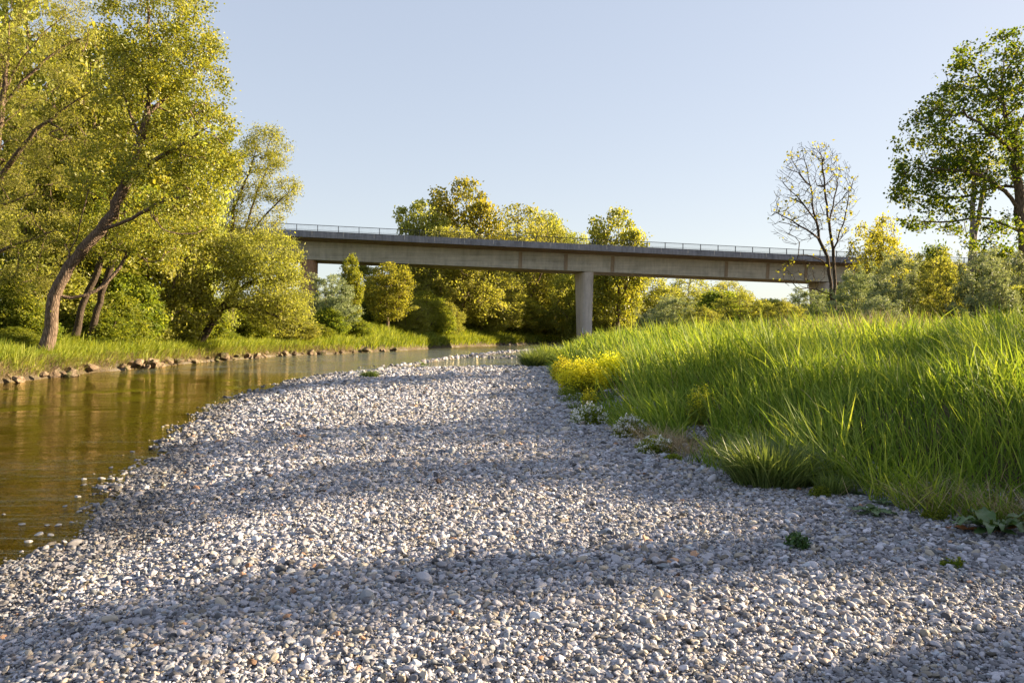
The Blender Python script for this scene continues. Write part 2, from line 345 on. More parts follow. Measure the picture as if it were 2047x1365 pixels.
def scatter_pebbles():
    r = np.random.default_rng(3)
    P = []; S = []
    # bands of depth: (y0, y1, spacing, mean size)
    for y0, y1, x0, x1, sp, sz in ((2.9, 5.2, -4.5, 5.0, .0122, .0150), (5.2, 8, -6, 5.5, .0142, .0175), (8, 12, -7.5, 4.0, .0185, .0225), (12, 19, -8.6, 3.2, .027, .032), (19, 30, -10.5, 3.0, .038, .041), (30, 46, -11.5, 3.2, .055, .053), (46, 112, -9, 14, .14, .12)):
        n = int((x1 - x0) * (y1 - y0) / sp ** 2)
        x = r.uniform(x0, x1, n); y = r.uniform(y0, y1, n)
        s = sz * np.clip(np.exp(r.normal(-.04, .52, n)), .40, 3.4)
        s = np.where(r.random(n) < .006, s * 1.7, s)
        keep = ((y > 44) | (x > BL(y) - 2.4 + .5 * r.random(n))) & (x < GE(y) + .75 + r.random(n) * .5) & (x > -.67 * y - 1.5) & (x < .67 * y + 1.5)
        # clustering: patches of coarser and finer stones
        s *= 1 + .55 * fbm(x * 1.1, y * 1.1, 77)
        under = ground(x, y) < WATER - .02
        keep &= ~(under & (r.random(n) < .45)); keep &= (y < 46) | (ground(x, y) > WATER - .06)
        P.append(np.stack([x, y], -1)[keep]); S.append(s[keep])
    P = np.concatenate(P); S = np.concatenate(S)
    x, y = P.T; n = len(x)
    z = ground(x, y)
    fl = r.uniform(.38, .8, n); el = r.uniform(.68, 1.0, n)
    scl = np.stack([S * 1.15, S * el, S * fl], -1)
    layer = r.random(n)
    zz = z + S * fl * (-.05 + .5 * layer) + .012 * r.random(n)
    rot = np.stack([r.normal(0, .33, n), r.normal(0, .33, n), r.uniform(0, 6.28, n)], -1)
    stand = r.random(n) < .06; rot[stand, 0] += 1.1
    # colours: limestone greys and whites, some tan, some slate, a few rusty
    k = r.random(n); v = np.clip(r.normal(.315, .13, n), .07, .62)
    tint = np.ones((n, 3)) * [.975, .955, 1.05]
    tint[k < .14] = [1.06, .94, .78]; tint[(k > .14) & (k < .32)] = [.93, .99, 1.10]; tint[(k > .32) & (k < .36)] = [1.05, .88, .80]
    tint[(k > .36) & (k < .366)] = [1.3, .75, .45]
    c = tint * v[:, None]
    wet = smooth((WATER + .075 - z - .5 * S * fl) / .05)[:, None]
    c = c * (1 - .5 * wet)
    uw = smooth((WATER + .004 - zz - .42 * S * fl) / .03)[:, None]
    c = c * (1 - uw) + uw * np.stack([.30 + .5 * v, .21 + .36 * v, .06 + .10 * v], -1) * .9
    me = bpy.data.meshes.new('gravel'); me.vertices.add(n); me.vertices.foreach_set('co', np.stack([x, y, zz], -1).astype(np.float32).ravel())
    for nm, arr in (('scl', scl), ('rot', rot), ('pcol', c)):
        a = me.attributes.new(nm, 'FLOAT_VECTOR', 'POINT'); a.data.foreach_set('vector', arr.astype(np.float32).ravel())
    a = me.attributes.new('pick', 'INT', 'POINT'); a.data.foreach_set('value', r.integers(0, 9, n).astype(np.int32))
    o = link('gravel', me); tag(o, 'grey and white river pebbles covering the gravel bar', 'gravel', kind='stuff')
    md = o.modifiers.new('scatter', 'NODES'); md.node_group = pebble_nodes()
    print('pebbles', n)
scatter_pebbles()

# single larger stones standing out of the shallow water
def rock_mesh(name, seed, mt, sub=3):
    import bmesh
    bm = bmesh.new(); bmesh.ops.create_icosphere(bm, subdivisions=sub, radius=.5)
    r = np.random.default_rng(seed); V = np.array([v.co[:] for v in bm.verts])
    for _ in range(9 if sub == 3 else 15):
        d = r.normal(size=3); d /= np.linalg.norm(d); off = r.uniform(.24, .42) if sub == 3 else r.uniform(.20, .38)
        t = V @ d - off; V -= np.where(t > 0, t, 0)[:, None] * d * .85
    V += (r.random(V.shape) - .5) * (.02 if sub == 3 else .014)
    Fc = np.array([[v.index for v in f.verts] for f in bm.faces]); bm.free()
    return new_mesh(name, V, Fc, None, sub == 3, [mt])
def stone_mat():
    t = mat('dry pale stone'); g = t.n('ShaderNodeNewGeometry'); oi = t.n('ShaderNodeObjectInfo')
    n = t.n('ShaderNodeTexNoise', {'Vector': g.outputs['Position'], 'Scale': 40., 'Detail': 5.})
    c = t.ramp(t.math('ADD', t.math('MULTIPLY', n.outputs[0], .5), t.math('MULTIPLY', oi.outputs['Random'], .5)), [(.2, (.16, .16, .165)), (.8, (.46, .44, .41))])
    p = t.n('ShaderNodeBsdfPrincipled', {'Base Color': c, 'Roughness': .6})
    return t.out(p.outputs[0])
M['stone'] = stone_mat()
stones = [rock_mesh('stone', 900 + k, M['stone']) for k in range(4)]
SP = [(265, 903, 9), (203, 957, 16), (222, 957, 14), (167, 958, 13), (320, 908, 10), (333, 912, 16), (325, 920, 14), (155, 993, 14), (45, 1048, 14), (116, 1050, 16), (78, 1068, 18), (57, 1083, 18), (95, 1050, 12), (260, 935, 12), (246, 948, 10), (302, 893, 9), (338, 872, 10), (376, 852, 10), (310, 882, 9), (8, 1028, 8), (160, 1022, 14), (130, 1012, 10), (100, 1070, 14), (62, 1112, 16), (22, 1122, 14), (330, 932, 12), (290, 940, 10), (355, 900, 12), (370, 872, 10), (392, 843, 10)]
for i, (px, py, w) in enumerate(SP):
    d = F * (EYE - WATER) / (py - HY); w = w * d / F
    o = link('stone', stones[i % 4], None, (float((px - HX) * d / F), float(d), WATER + .004)); o.scale = (w * 1.15, w * .9, w * .42); o.rotation_euler = (.1, .15, i * 1.7)
    tag(o, 'pale stone poking out of the shallow water beside the gravel bar', 'stone', 'stones poking out of the shallows')

SPOTS = [(1165, 795, 105), (1222, 792, 70), (1128, 775, 52), (1182, 822, 34), (1400, 880, 50), (1180, 858, 78), (1262, 885, 82), (1312, 920, 90), (1190, 810, 110), (1985, 1092, 190), (1742, 1050, 95), (1765, 1030, 60), (1365, 902, 105), (1705, 1008, 60), (1545, 985, 170), (1665, 1005, 70)]
def clear_of_plants(x, y):
    k = np.ones(len(x), bool)
    for px, py, w in SPOTS:
        d = F * EYE / (py - HY); cx = (px - HX) * d / F; R = .5 * w * d / F
        k &= ~((np.abs(x - cx - (y - d) * cx / d) < R) & (y > d - 3.0 * R - .5) & (y < d + R * .5))
    return k
# ---------------------------------------------------------------- blades
def blades(P, H, W, lean, azi, curl, seg=4, rnd=None, prof=None, yaw=None):
    """P (n,3) roots; a tapering bent blade each."""
    n = len(P); t = np.linspace(0, 1, seg + 1)
    d = np.stack([np.cos(azi), np.sin(azi)], -1)
    out = H[:, None] * (lean[:, None] * t + curl[:, None] * t ** 2.2)
    up = H[:, None] * (t - .35 * curl[:, None] * t ** 2.4)
    C = np.zeros((n, seg + 1, 3)); C[..., :2] = P[:, None, :2] + d[:, None] * out[..., None]; C[..., 2] = P[:, None, 2] + up
    pr = (1 - t ** 2.2) * (.55 + .9 * np.sqrt(t) * (1 - .3 * t)) if prof is None else prof(t)
    yaw = azi + np.pi / 2 + RNG.normal(0, .6, n) if yaw is None else yaw
    s = np.stack([np.cos(yaw), np.sin(yaw), np.zeros(n)], -1)
    wv = s[:, None] * (W[:, None] * pr * .5)[..., None]
    V = np.stack([C - wv, C + wv], 2).reshape(-1, 3)
    b = (np.arange(n) * (seg + 1) * 2)[:, None]; k = np.arange(seg) * 2
    q = np.stack([b + k, b + k + 1, b + k + 3, b + k + 2], -1).reshape(-1, 4)
    rnd = RNG.random(n) if rnd is None else rnd
    return V, q, np.repeat(rnd, seg)
def blade_mesh(name, parts, mt):
    V = []; Q = []; R = []; o = 0
    for v, q, r in parts: V.append(v); Q.append(q + o); R.append(r); o += len(v)
    return new_mesh(name, np.concatenate(V), np.concatenate(Q), {'rnd': ('FACE', np.concatenate(R))}, True, [mt])

def meadow():
    r = np.random.default_rng(5); parts = []; dry = []
    # (y range, x span past the edge, spacing, width, height)
    for y0, y1, span, dens, w, hh in ((2.5, 8.5, 8, 420, .015, .54), (8.5, 14, 9, 270, .020, .58), (14, 24, 14, 125, .028, .64), (24, 42, 24, 42, .05, .75), (42, 75, 40, 12, .09, .8)):
        n = int((y1 - y0) * span * dens); y = r.uniform(y0, y1, n); u = r.uniform(.02, span, n) ** 1.0
        x = GE(y) + u
        vis = (x < .67 * y + 4.5)
        cl = fbm(x * .9, y * .9, 61, 3)
        keep = vis & (clear_of_plants(x, y) | (r.random(n) < .04)) & (r.random(n) < np.clip(.8 + 1.2 * cl, .15, 1))
        x, y, u, cl = x[keep], y[keep], u[keep], cl[keep]; n = len(x)
        big = fbm(x * .25, y * .25, 65, 2)
        H = hh * np.clip(r.normal(1, .2, n), .4, 1.5) * (1 + 1.5 * cl + .7 * big) * (.35 + .65 * smooth((u + .1) / 1.0))
        az = r.normal(2.9, 1.4, n) + 6 * fbm(x * .7, y * .7, 71, 2)
        lean = np.abs(r.normal(.2, .22, n)) + .25 * (u < .8) + .25 * np.abs(cl); curl = np.clip(np.abs(r.normal(.12, .32, n)), 0, 1.)
        rn = np.clip(.5 + r.normal(0, .28, n) + cl * .9, 0, 1)
        parts.append(blades(np.stack([x, y, ground(x, y) - .02], -1), H, w * r.uniform(.6, 1.35, n), lean, az, curl, 5 if y0 < 14 else 3, rn))
        k = r.random(n) < .035; m_ = int(k.sum()); dry.append(blades(np.stack([x, y, ground(x, y)], -1)[k], H[k] * r.uniform(.6, 1.15, m_), np.full(m_, w * .45), lean[k] + .15, az[k], curl[k], 4))
    # short turf under the tall blades so the soil does not show
    for y0, y1, span, dens, w, hh in ((4, 14, 7, 300, .011, .30), (14, 40, 16, 60, .02, .4)):
        n = int((y1 - y0) * span * dens); y = r.uniform(y0, y1, n); u = r.uniform(-.12, span, n); x = GE(y) + u
        k = (fbm(x * 1.4, y * 1.4, 99, 2) + u * .8 > .05) & (x < .67 * y + 4) & clear_of_plants(x, y); x, y, u = x[k], y[k], u[k]; n = len(x)
        parts.append(blades(np.stack([x, y, ground(x, y) - .01], -1), hh * r.uniform(.5, 1.3, n), np.full(n, w), np.abs(r.normal(.3, .3, n)), r.uniform(0, 6.28, n), np.abs(r.normal(.3, .3, n)), 3, r.random(n) * .6))
    tag(link('tall_grass', blade_mesh('tall_grass', parts, M['grass'])), 'dense tall bright green grass covering the right bank', 'grass', kind='stuff')
    # dry straw lying along the edge of the bank
    n = 3600; y = r.uniform(4.5, 11, n); x = GE(y) + r.normal(.25, .16, n); k = (x < .67 * y + 3) & (fbm(x * .9, y * .9, 123, 2) > -.02); x, y = x[k], y[k]; n = len(x)
    dry.append(blades(np.stack([x, y, ground(x, y) + .03 + .03 * r.random(n)], -1), r.uniform(.1, .32, n), np.full(n, .005), r.uniform(.7, 2.2, n), r.uniform(0, 6.28, n), r.uniform(-.1, .3, n), 3))
    tag(link('dry_straw', blade_mesh('dry_straw', dry, M['straw'])), 'dry pale straw matted along the foot of the right bank', 'straw', kind='stuff')
    # pale dead reeds at the top of the bank
    n = 900; px = r.normal(1710, 75, n); d = r.uniform(19, 24, n); x = (px - HX) * d / F
    z = ground(x, d)
    tag(link('dead_reeds', blade_mesh('dead_reeds', [blades(np.stack([x, d, z], -1), r.uniform(.7, 1.25, n), np.full(n, .016), r.uniform(0, .5, n), r.uniform(0, 6.28, n), r.uniform(.1, .9, n), 4)], M['straw'])), 'bleached dead reeds standing behind the green grass', 'reeds', kind='stuff')
meadow()

def bank_grass():
    r = np.random.default_rng(15); parts = []
    for y0, y1, span, dens, w, hh in ((22, 42, 8, 230, .028, .5), (42, 75, 9, 110, .045, .6), (75, 130, 14, 60, .08, .8), (130, 210, 16, 34, .15, .8)):
        n = int((y1 - y0) * span * dens); y = r.uniform(y0, y1, n); u = -.4 + r.uniform(0, 1, n) ** 1.6 * span; x = XL(y) - u
        cl = fbm(x * .8, y * .8, 81, 3)
        keep = r.random(n) < np.clip(.75 + 1.5 * cl, .1, 1); x, y, u, cl = x[keep], y[keep], u[keep], cl[keep]; n = len(x)
        z = ground(x, y); k = z > -.1 + .4 * r.random(n); x, y, z, cl = x[k], y[k], z[k], cl[k]; n = len(x)
        parts.append(blades(np.stack([x, y, z - .02], -1), hh * r.uniform(.5, 1.4, n) * (1 + .9 * cl), w * r.uniform(.6, 1.4, n), np.abs(r.normal(.25, .25, n)), r.normal(0, 1.2, n), np.clip(r.normal(.4, .35, n), 0, 1.3), 3, np.clip(.6 + r.normal(0, .25, n) + cl * .6, 0, 1)))
    tag(link('bank_grass', blade_mesh('bank_grass', parts, M['grass_bank'])), 'short sunlit grass covering the far left bank', 'grass', kind='stuff')
    # overhanging dry roots and straw above the rocks
    n = 16000; y = r.uniform(24, 80, n); x = XL(y) - r.uniform(-.1, .8, n); z = ground(x, y); k = (z > -.1) & (z < .75); x, y, z = x[k], y[k], z[k]; n = len(x)
    pr = [blades(np.stack([x, y, z], -1), r.uniform(.15, .45, n), np.full(n, .02), r.uniform(.2, 1.2, n), r.normal(-.2, .8, n), r.uniform(.5, 1.6, n), 3)]
    tag(link('dry_roots', blade_mesh('dry_roots', pr, M['straw'])), 'rusty dry roots and straw hanging over the rocks of the left bank', 'dry roots', kind='stuff')
bank_grass()

rocks = [rock_mesh('boulder', 40 + k, M['rock'], 4) for k in range(8)]
r_ = np.random.default_rng(44)
yy = 24.
while yy < 88:
    x = float(XL(yy)) + r_.normal(-.3, .36); s = .28 + .75 * r_.random() ** 1.6
    o = link('boulder', rocks[r_.integers(0, 8)], None, (x, yy, WATER + .0 + .05 * s + r_.uniform(0, .3))); o.scale = (s * 1.2, s * 1.0, s * .62); o.rotation_euler = (r_.normal(0, .3), r_.normal(0, .3), r_.uniform(0, 6.28))
    tag(o, 'brown weathered boulder in the row lining the water of the left bank', 'boulder', 'boulders lining the left bank')
    yy += s * r_.uniform(.25, .9) + (r_.uniform(.5, 1.6) if r_.random() < .22 else 0)
for px, py, d, s, lab in ((735, 690, 87, 1.5, 'grey boulder in the shadow where the far bank steps back'), (757, 692, 88, 1.3, 'sunlit grey boulder right of the shaded one on the stepped bank'), (830, 690, 100, 1.1, 'small dark boulder at the foot of the far grassy bank')):
    p = at(px, py, d); o = link('boulder', rocks[int(px) % 6], None, tuple(float(v) for v in p)); o.scale = (s * 1.3, s, s * .9)
    tag(o, lab, 'boulder')

# ---------------------------------------------------------------- trees
def grow(limbs, env, n, seed, up=.6, step=.55, jit=.10, maxlen=None, shell=.5, voids=0):
    """limbs: list of (k,3) polylines (first one is the trunk, others start near it); env: list of (centre, radii).
       returns nodes pos, parent index, tips count."""
    r = np.random.default_rng(seed)
    pos = []; par = []
    def resample(pl, st=.5):
        pl = np.asarray(pl, float); L = np.linalg.norm(np.diff(pl, axis=0), axis=1); c = np.concatenate([[0], np.cumsum(L)])
        k = max(2, int(c[-1] / st)); t = np.linspace(0, c[-1], k + 1)
        P = np.stack([np.interp(t, c, pl[:, i]) for i in range(3)], -1)
        for _ in range(2): P[1:-1] = (P[:-2] + 2 * P[1:-1] + P[2:]) / 4
        return P
    for li, pl in enumerate(limbs):
        P = resample(pl)
        if li == 0: prev = -1; st = 0
        else:
            d = np.linalg.norm(np.array(pos) - P[0], axis=1); prev = int(d.argmin()); st = 1
        for p in P[st:]:
            pos.append(p + r.normal(0, .03, 3)); par.append(prev); prev = len(pos) - 1
    nl = len(pos)
    # attractors
    vol = np.array([np.prod(e[1]) for e in env]) ** .8; pr = vol / vol.sum()
    A = []
    vd = [(env[k][0] + r.normal(0, .5, 3) * env[k][1], r.uniform(.18, .34) * np.mean(env[k][1])) for k in r.integers(0, len(env), voids)]
    while len(A) < n:
        e = env[r.choice(len(env), p=pr)]
        v = r.normal(size=3); v /= np.linalg.norm(v); rad = r.random() ** (1 / 3. * (1 - shell) if shell < 1 else .05)
        a = e[0] + v * rad * e[1]
        if a[2] < .3 or any(np.linalg.norm(a - c) < q for c, q in vd): continue
        A.append(a)
    A = np.array(A); base = np.array(pos)
    dd = np.min(np.linalg.norm(A[:, None] - base[None], axis=2), axis=1)
    cap = nl + n * 14; PP = np.zeros((cap, 3)); PP[:nl] = base; par = par + [0] * (cap - nl); m = nl; first = nl
    z0 = base[0][2] + .25 * (max(b[2] for b in base) - base[0][2]) if n else 0
    for a in A[np.argsort(dd)]:
        D = PP[:m] - a; dist = np.sqrt((D ** 2).sum(1)); cost = dist + up * np.maximum(0, D[:, 2] + .35 * dist) + (PP[:m, 2] < z0 * .7) * dist * .5
        i = int(cost.argmin()); L = dist[i]
        if maxlen and L > maxlen: continue
        p = PP[i]; pd = p - PP[par[i]] if par[i] >= 0 else np.array([0, 0, 1.]); pd = pd / (np.linalg.norm(pd) + 1e-6)
        k = int(min(12, max(1, round(L / step)))); c = p + pd * L * .35 + np.array([0, 0, L * .06])
        prev = i
        for j in range(1, k + 1):
            t = j / k; q = (1 - t) ** 2 * p + 2 * t * (1 - t) * c + t * t * a
            if j < k: q = q + r.normal(0, jit * step, 3)
            PP[m] = q; par[m] = prev; prev = m; m += 1
    PP = PP[:m]; par = np.array(par[:m]); cnt = np.zeros(m); ch = np.zeros(m, int)
    np.add.at(ch, par[par >= 0], 1)
    cnt[ch == 0] = 1
    for i in range(m - 1, 0, -1):
        if par[i] >= 0: cnt[par[i]] += cnt[i]
    return PP, par, cnt, ch == 0, nl
def wood_mesh(name, PP, par, cnt, rbase, rtip, mt, flare=1.35, rmin=0.):
    e = math.log(rbase / rtip) / math.log(max(2, cnt[0])); R = rtip * cnt ** e
    zz = PP[:, 2] - PP[0, 2]; R = R * (1 + (flare - 1) * np.exp(-np.maximum(zz, 0) / .5) * (cnt > cnt[0] * .5))
    m = len(PP); D = np.zeros((m, 3)); ok = par >= 0
    D[ok] = PP[ok] - PP[par[ok]]; D[~ok] = [0, 0, 1]; D /= np.linalg.norm(D, axis=1)[:, None] + 1e-9
    main = np.full(m, -1); order = np.argsort(cnt)
    for i in order:
        if par[i] >= 0: main[par[i]] = i
    Vs = []; Qs = []; off = 0
    for lo, hi, k in ((.05, 99, 9), (.018, .05, 5), (rmin, .018, 3)):
        I = np.where(ok & (R >= lo) & (R < hi))[0]
        if not len(I): continue
        p = par[I]; cont = (main[p] == I)
        dA = np.where(cont[:, None], D[p], D[I]); dB = D[I]; rA = np.where(cont, R[p], R[I]); rB = R[I]
        def ring(C, d, rr):
            ref = np.where(np.abs(d[:, 1:2]) < .9, [[0, 1., 0]], [[1., 0, 0]])
            u = np.cross(d, ref); u /= np.linalg.norm(u, axis=1)[:, None]; v = np.cross(d, u)
            th = np.arange(k) * 2 * np.pi / k
            return C[:, None] + rr[:, None, None] * (np.cos(th)[None, :, None] * u[:, None] + np.sin(th)[None, :, None] * v[:, None])
        a = ring(PP[p], dA, rA); b = ring(PP[I] + D[I] * (rB * .3)[:, None], dB, rB)
        V = np.concatenate([a, b], 1).reshape(-1, 3); s = off + np.arange(len(I))[:, None] * 2 * k; j = np.arange(k)[None]; j2 = (j + 1) % k
        Qs.append(np.stack([s + j, s + j2, s + k + j2, s + k + j], -1).reshape(-1, 4)); Vs.append(V); off += len(V)
    return new_mesh(name, np.concatenate(Vs), np.concatenate(Qs), None, True, [mt])
def leaf_mesh(name, C, size, asp, mt, seed, droop=0., rn=None):
    r = np.random.default_rng(seed); n = len(C)
    a = r.normal(size=(n, 3)); a[:, 2] -= droop; a /= np.linalg.norm(a, axis=1)[:, None]
    b = np.cross(a, r.normal(size=(n, 3))); b /= np.linalg.norm(b, axis=1)[:, None]
    L = (size * r.uniform(.6, 1.35, n))[:, None]; W = L * asp
    c = np.cross(a, b)
    V = np.stack([C - a * L * .5, C + b * W * .5 + c * W * .12, C + a * L * .5, C - b * W * .5 + c * W * .12], 1).reshape(-1, 3)
    q = np.arange(n * 4).reshape(-1, 4)
    return new_mesh(name, V, q, {'rnd': ('FACE', rn if rn is not None else r.random(n))}, False, [mt])
def leaf_points(PP, par, cnt, tip, per, rad, seed, maxcnt=3, squash=.7, keepfrac=1.):
    r = np.random.default_rng(seed); I = np.where((cnt <= maxcnt) & (par >= 0))[0]
    if keepfrac < 1: I = I[r.random(len(I)) < keepfrac]
    w = np.where(tip[I], 1.6, 1.) ; k = r.poisson(per * w); I2 = np.repeat(I, k); t = r.random(len(I2))[:, None]
    C = PP[par[I2]] * (1 - t) + PP[I2] * t
    g = r.normal(size=(len(I2), 3)) * rad * .5; g[:, 2] *= squash
    cr = np.repeat(r.random(len(I)), k)
    rn = np.clip(.5 * cr + .5 * r.random(len(I2)) + r.normal(0, .08, len(I2)), 0, 1)
    return C + g, rn
def tree(name, label, cat, base, limbs, env, n, seed, leaf, bark='bark', per=14, rad=.5, size=.10, asp=.55, rbase=.25, rtip=.008, up=.6, group=None, droop=0., step=.55, voids=3, keepfrac=1., maxcnt=3, shell=.5, maxlen=None, jit=.10, rmin=0., wood='trunk'):
    base = np.array(base, float); limbs = [np.asarray(l, float) - base for l in limbs]; env = [(np.asarray(c, float) - base, np.asarray(q, float)) for c, q in env]
    PP, par, cnt, tip, nl = grow(limbs, env, n, seed, up, step, jit, maxlen, shell, voids)
    root = empty(name, base, label, cat, group)
    link(wood, wood_mesh(wood, PP, par, cnt, rbase, rtip, M[bark], rmin=rmin), root)
    C, rn = leaf_points(PP, par, cnt, tip, per, rad, seed + 1, maxcnt, keepfrac=keepfrac)
    link('crown', leaf_mesh('crown', C, size, asp, M[leaf], seed + 2, droop, rn), root)
    return root
def pl(pts, d, j=0.):                  # pixel polyline at depth d (third entry: depth offset)
    return np.array([at(p[0], p[1], d + (p[2] if len(p) > 2 else 0)) for p in pts])
def el(px, py, rx, ry, d, ry_depth, dd=0.):
    s = d / F; return (at(px, py, d + dd), np.array([rx * s, ry_depth, ry * s]))

# --- left bank, big poplar whose curved trunk stands on the bank
d = 36.
tree('poplar_tree', 'tall poplar with a curved pale trunk leaning right from the grassy bank', 'tree', at(93, 702, d),
     [pl([(93, 702), (100, 650), (110, 592), (128, 545), (163, 500), (208, 458), (236, 405), (254, 350), (281, 285), (297, 222), (301, 130), (298, 30), (293, -80)], d),
      pl([(132, 542), (148, 490, -.3), (165, 440, -.8), (172, 395, -1), (190, 340, -1.4)], d), pl([(116, 597), (145, 596, .2), (180, 590, .5), (207, 572, .8), (240, 535, 1), (262, 500, 1.3)], d),
      pl([(250, 360), (300, 330, -.5), (360, 290, -1), (430, 250, -1.3)], d), pl([(295, 230), (340, 190, .5), (400, 130, 1), (440, 100, 1.2)], d), pl([(283, 280), (250, 200, 1), (225, 120, 1.5)], d),
      pl([(208, 458), (260, 440, -1), (330, 400, -1.8), (380, 390, -2)], d), pl([(300, 130), (350, 60, -.5), (370, 10, -1)], d), pl([(100, 640), (60, 560, .6), (30, 480, 1)], d)],
     [el(320, 60, 105, 130, d, 2.6), el(375, 150, 88, 95, d, 2.2), el(405, 285, 78, 80, d, 2.2), el(340, 350, 100, 75, d, 2.2, 0), el(290, 200, 85, 110, d, 2.6, .8), el(290, 480, 90, 65, d, 1.8, 2.0), el(205, 350, 60, 85, d, 1.8, .9), el(190, 480, 60, 50, d, 1.6, 1.8), el(420, 340, 60, 60, d, 1.8), el(370, 430, 65, 55, d, 2, -1)],
     1150, 101, 'leaf_poplar', per=42, rad=.42, size=.112, asp=.8, rbase=.27, rtip=.010, voids=6, up=.3)
# --- willow entering from the left edge
d = 39.
tree('willow_tree', 'large willow at the left edge with a long bare branch reaching right', 'tree', at(-70, 706, d),
     [pl([(-70, 706), (-62, 600), (-40, 480), (-18, 350), (-2, 250), (8, 180), (16, 110), (20, 30), (30, -80)], d),
      pl([(-28, 410), (20, 330, -.5), (70, 260, -1), (120, 225, -1.2), (170, 190, -1.4), (230, 155, -1.5), (290, 128, -1.6), (345, 112, -1.7)], d),
      pl([(-8, 262), (40, 215, .3), (95, 190, .6), (150, 150, .8)], d), pl([(4, 190), (40, 120, .5), (90, 60, .8), (150, 20, 1.0)], d), pl([(12, 130), (-30, 60, -1), (-60, 0, -1.2)], d),
      pl([(-30, 420), (30, 400, -1), (90, 380, -2), (150, 370, -2.4)], d), pl([(-50, 540), (0, 500, -1), (60, 480, -1.8), (110, 460, -2)], d), pl([(2, 210), (80, 130, .4), (130, 90, .9), (180, 70, 1.1)], d)],
     [el(40, 50, 150, 95, d, 2.6), el(120, 30, 90, 60, d, 2.0), el(30, 290, 150, 105, d, 2.6, -.6), el(130, 280, 90, 70, d, 2.0), el(60, 480, 115, 95, d, 2.5, -1), el(-60, 250, 110, 260, d, 3), el(170, 170, 110, 45, d, 1.2, -.8), el(30, 590, 75, 60, d, 2.0, -.5)],
     1300, 111, 'leaf_willow', per=38, rad=.45, size=.13, asp=.34, rbase=.34, rtip=.007, voids=8, up=.2, droop=.5)
# --- leaning willow near the bridge
d = 55.
tree('willow_tree', 'round willow leaning right over the bank with a slanting dark trunk', 'tree', at(402, 684, d),
     [pl([(402, 684), (418, 655), (440, 618), (462, 592), (490, 570), (530, 548), (570, 505)], d), pl([(462, 592), (478, 560, .5), (482, 520, .8), (500, 480, 1)], d), pl([(440, 618), (480, 612, -.6), (530, 622, -1), (570, 640, -1.2)], d),
      pl([(500, 566), (560, 556, -.5), (610, 560, -.8)], d), pl([(482, 530), (450, 490, -.5), (445, 470, -.8)], d)],
     [el(528, 520, 72, 64, d, 2.6), el(570, 585, 46, 58, d, 2.3), el(480, 510, 58, 48, d, 2.3), el(560, 628, 70, 34, d, 2.0, .6), el(520, 570, 80, 60, d, 2.4, -1)],
     800, 121, 'leaf_willow', bark='bark_dark', per=34, rad=.6, size=.19, asp=.4, rbase=.24, rtip=.010, voids=3, up=.2, droop=.3)
# --- slender twin-trunk tree behind it
d = 66.
tree('slender_willow_tree', 'tall slender twin-stemmed willow rising above the bridge railing', 'tree', at(462, 650, d),
     [pl([(462, 650), (463, 560), (464, 480), (468, 400), (458, 340), (450, 310)], d), pl([(465, 600), (478, 510), (498, 430, .5), (520, 370, .8), (545, 310, 1), (560, 270, 1)], d),
      pl([(482, 500), (520, 440, -.5), (560, 400, -.8), (592, 372, -1)], d), pl([(466, 420), (500, 340, -.5), (515, 290, -.6)], d), pl([(464, 470), (440, 430), (428, 400)], d)],
     [el(535, 300, 46, 48, d, 2.0), el(500, 330, 50, 50, d, 2.0), el(450, 380, 38, 75, d, 1.8), el(562, 375, 42, 30, d, 1.4), el(520, 420, 62, 40, d, 1.6), el(462, 480, 35, 40, d, 1.8)],
     420, 131, 'leaf_willow', bark='bark_dark', per=40, rad=.6, size=.19, asp=.36, rbase=.22, rtip=.011, voids=4, up=.6)

# --- right bank: tall dark maple
d = 34.
tree('maple_tree', 'tall spreading dark green maple at the right edge with horizontal limbs', 'tree', at(2055, 640, d),
     [pl([(2055, 640), (2052, 560), (2047, 475), (2037, 409), (2036, 361), (2031, 308), (2018, 264), (2003, 207), (1999, 163), (2008, 123), (2016, 90)], d),
      pl([(2036, 412), (2012, 385, -.4), (1972, 352, -.8), (1940, 330, -1.2), (1900, 290, -1.6), (1860, 250, -1.8)], d),
      pl([(2046, 470), (2000, 437, .5), (1950, 436, .8), (1890, 446, 1), (1835, 442, 1.2), (1800, 436, 1.2)], d), pl([(2036, 370), (1990, 372, 1), (1940, 392, 1.6), (1880, 398, 2), (1810, 382, 2.2), (1785, 380, 2.2)], d),
      pl([(2031, 310), (1990, 270, -1), (1950, 240, -1.6), (1900, 200, -2), (1860, 190, -2)], d), pl([(2003, 210), (1960, 160, .6), (1930, 110, .9)], d), pl([(2018, 270), (2060, 220, .5), (2090, 150, .9)], d),
      pl([(1999, 170), (2030, 110, -.6), (2050, 70, -.8)], d), pl([(2037, 409), (2090, 350, .5), (2150, 300, 1)], d), pl([(1972, 352, -.8), (1920, 345, -1), (1850, 330, -1.2), (1815, 330, -1.2)], d)],
     [el(1990, 150, 95, 78, d, 2.4), el(1925, 235, 92, 78, d, 2.4), el(1865, 290, 72, 80, d, 2.1), el(1885, 370, 100, 50, d, 2.4), el(1840, 370, 62, 28, d, 1.6), el(1915, 445, 112, 24, d, 2.0, 1), el(1990, 310, 60, 60, d, 2.4), el(2110, 240, 100, 160, d, 3), el(1990, 470, 60, 30, d, 1.8)],
     1500, 141, 'leaf_dark', bark='bark', per=14, rad=.34, size=.13, asp=.85, rbase=.23, rtip=.008, voids=26, up=.15)
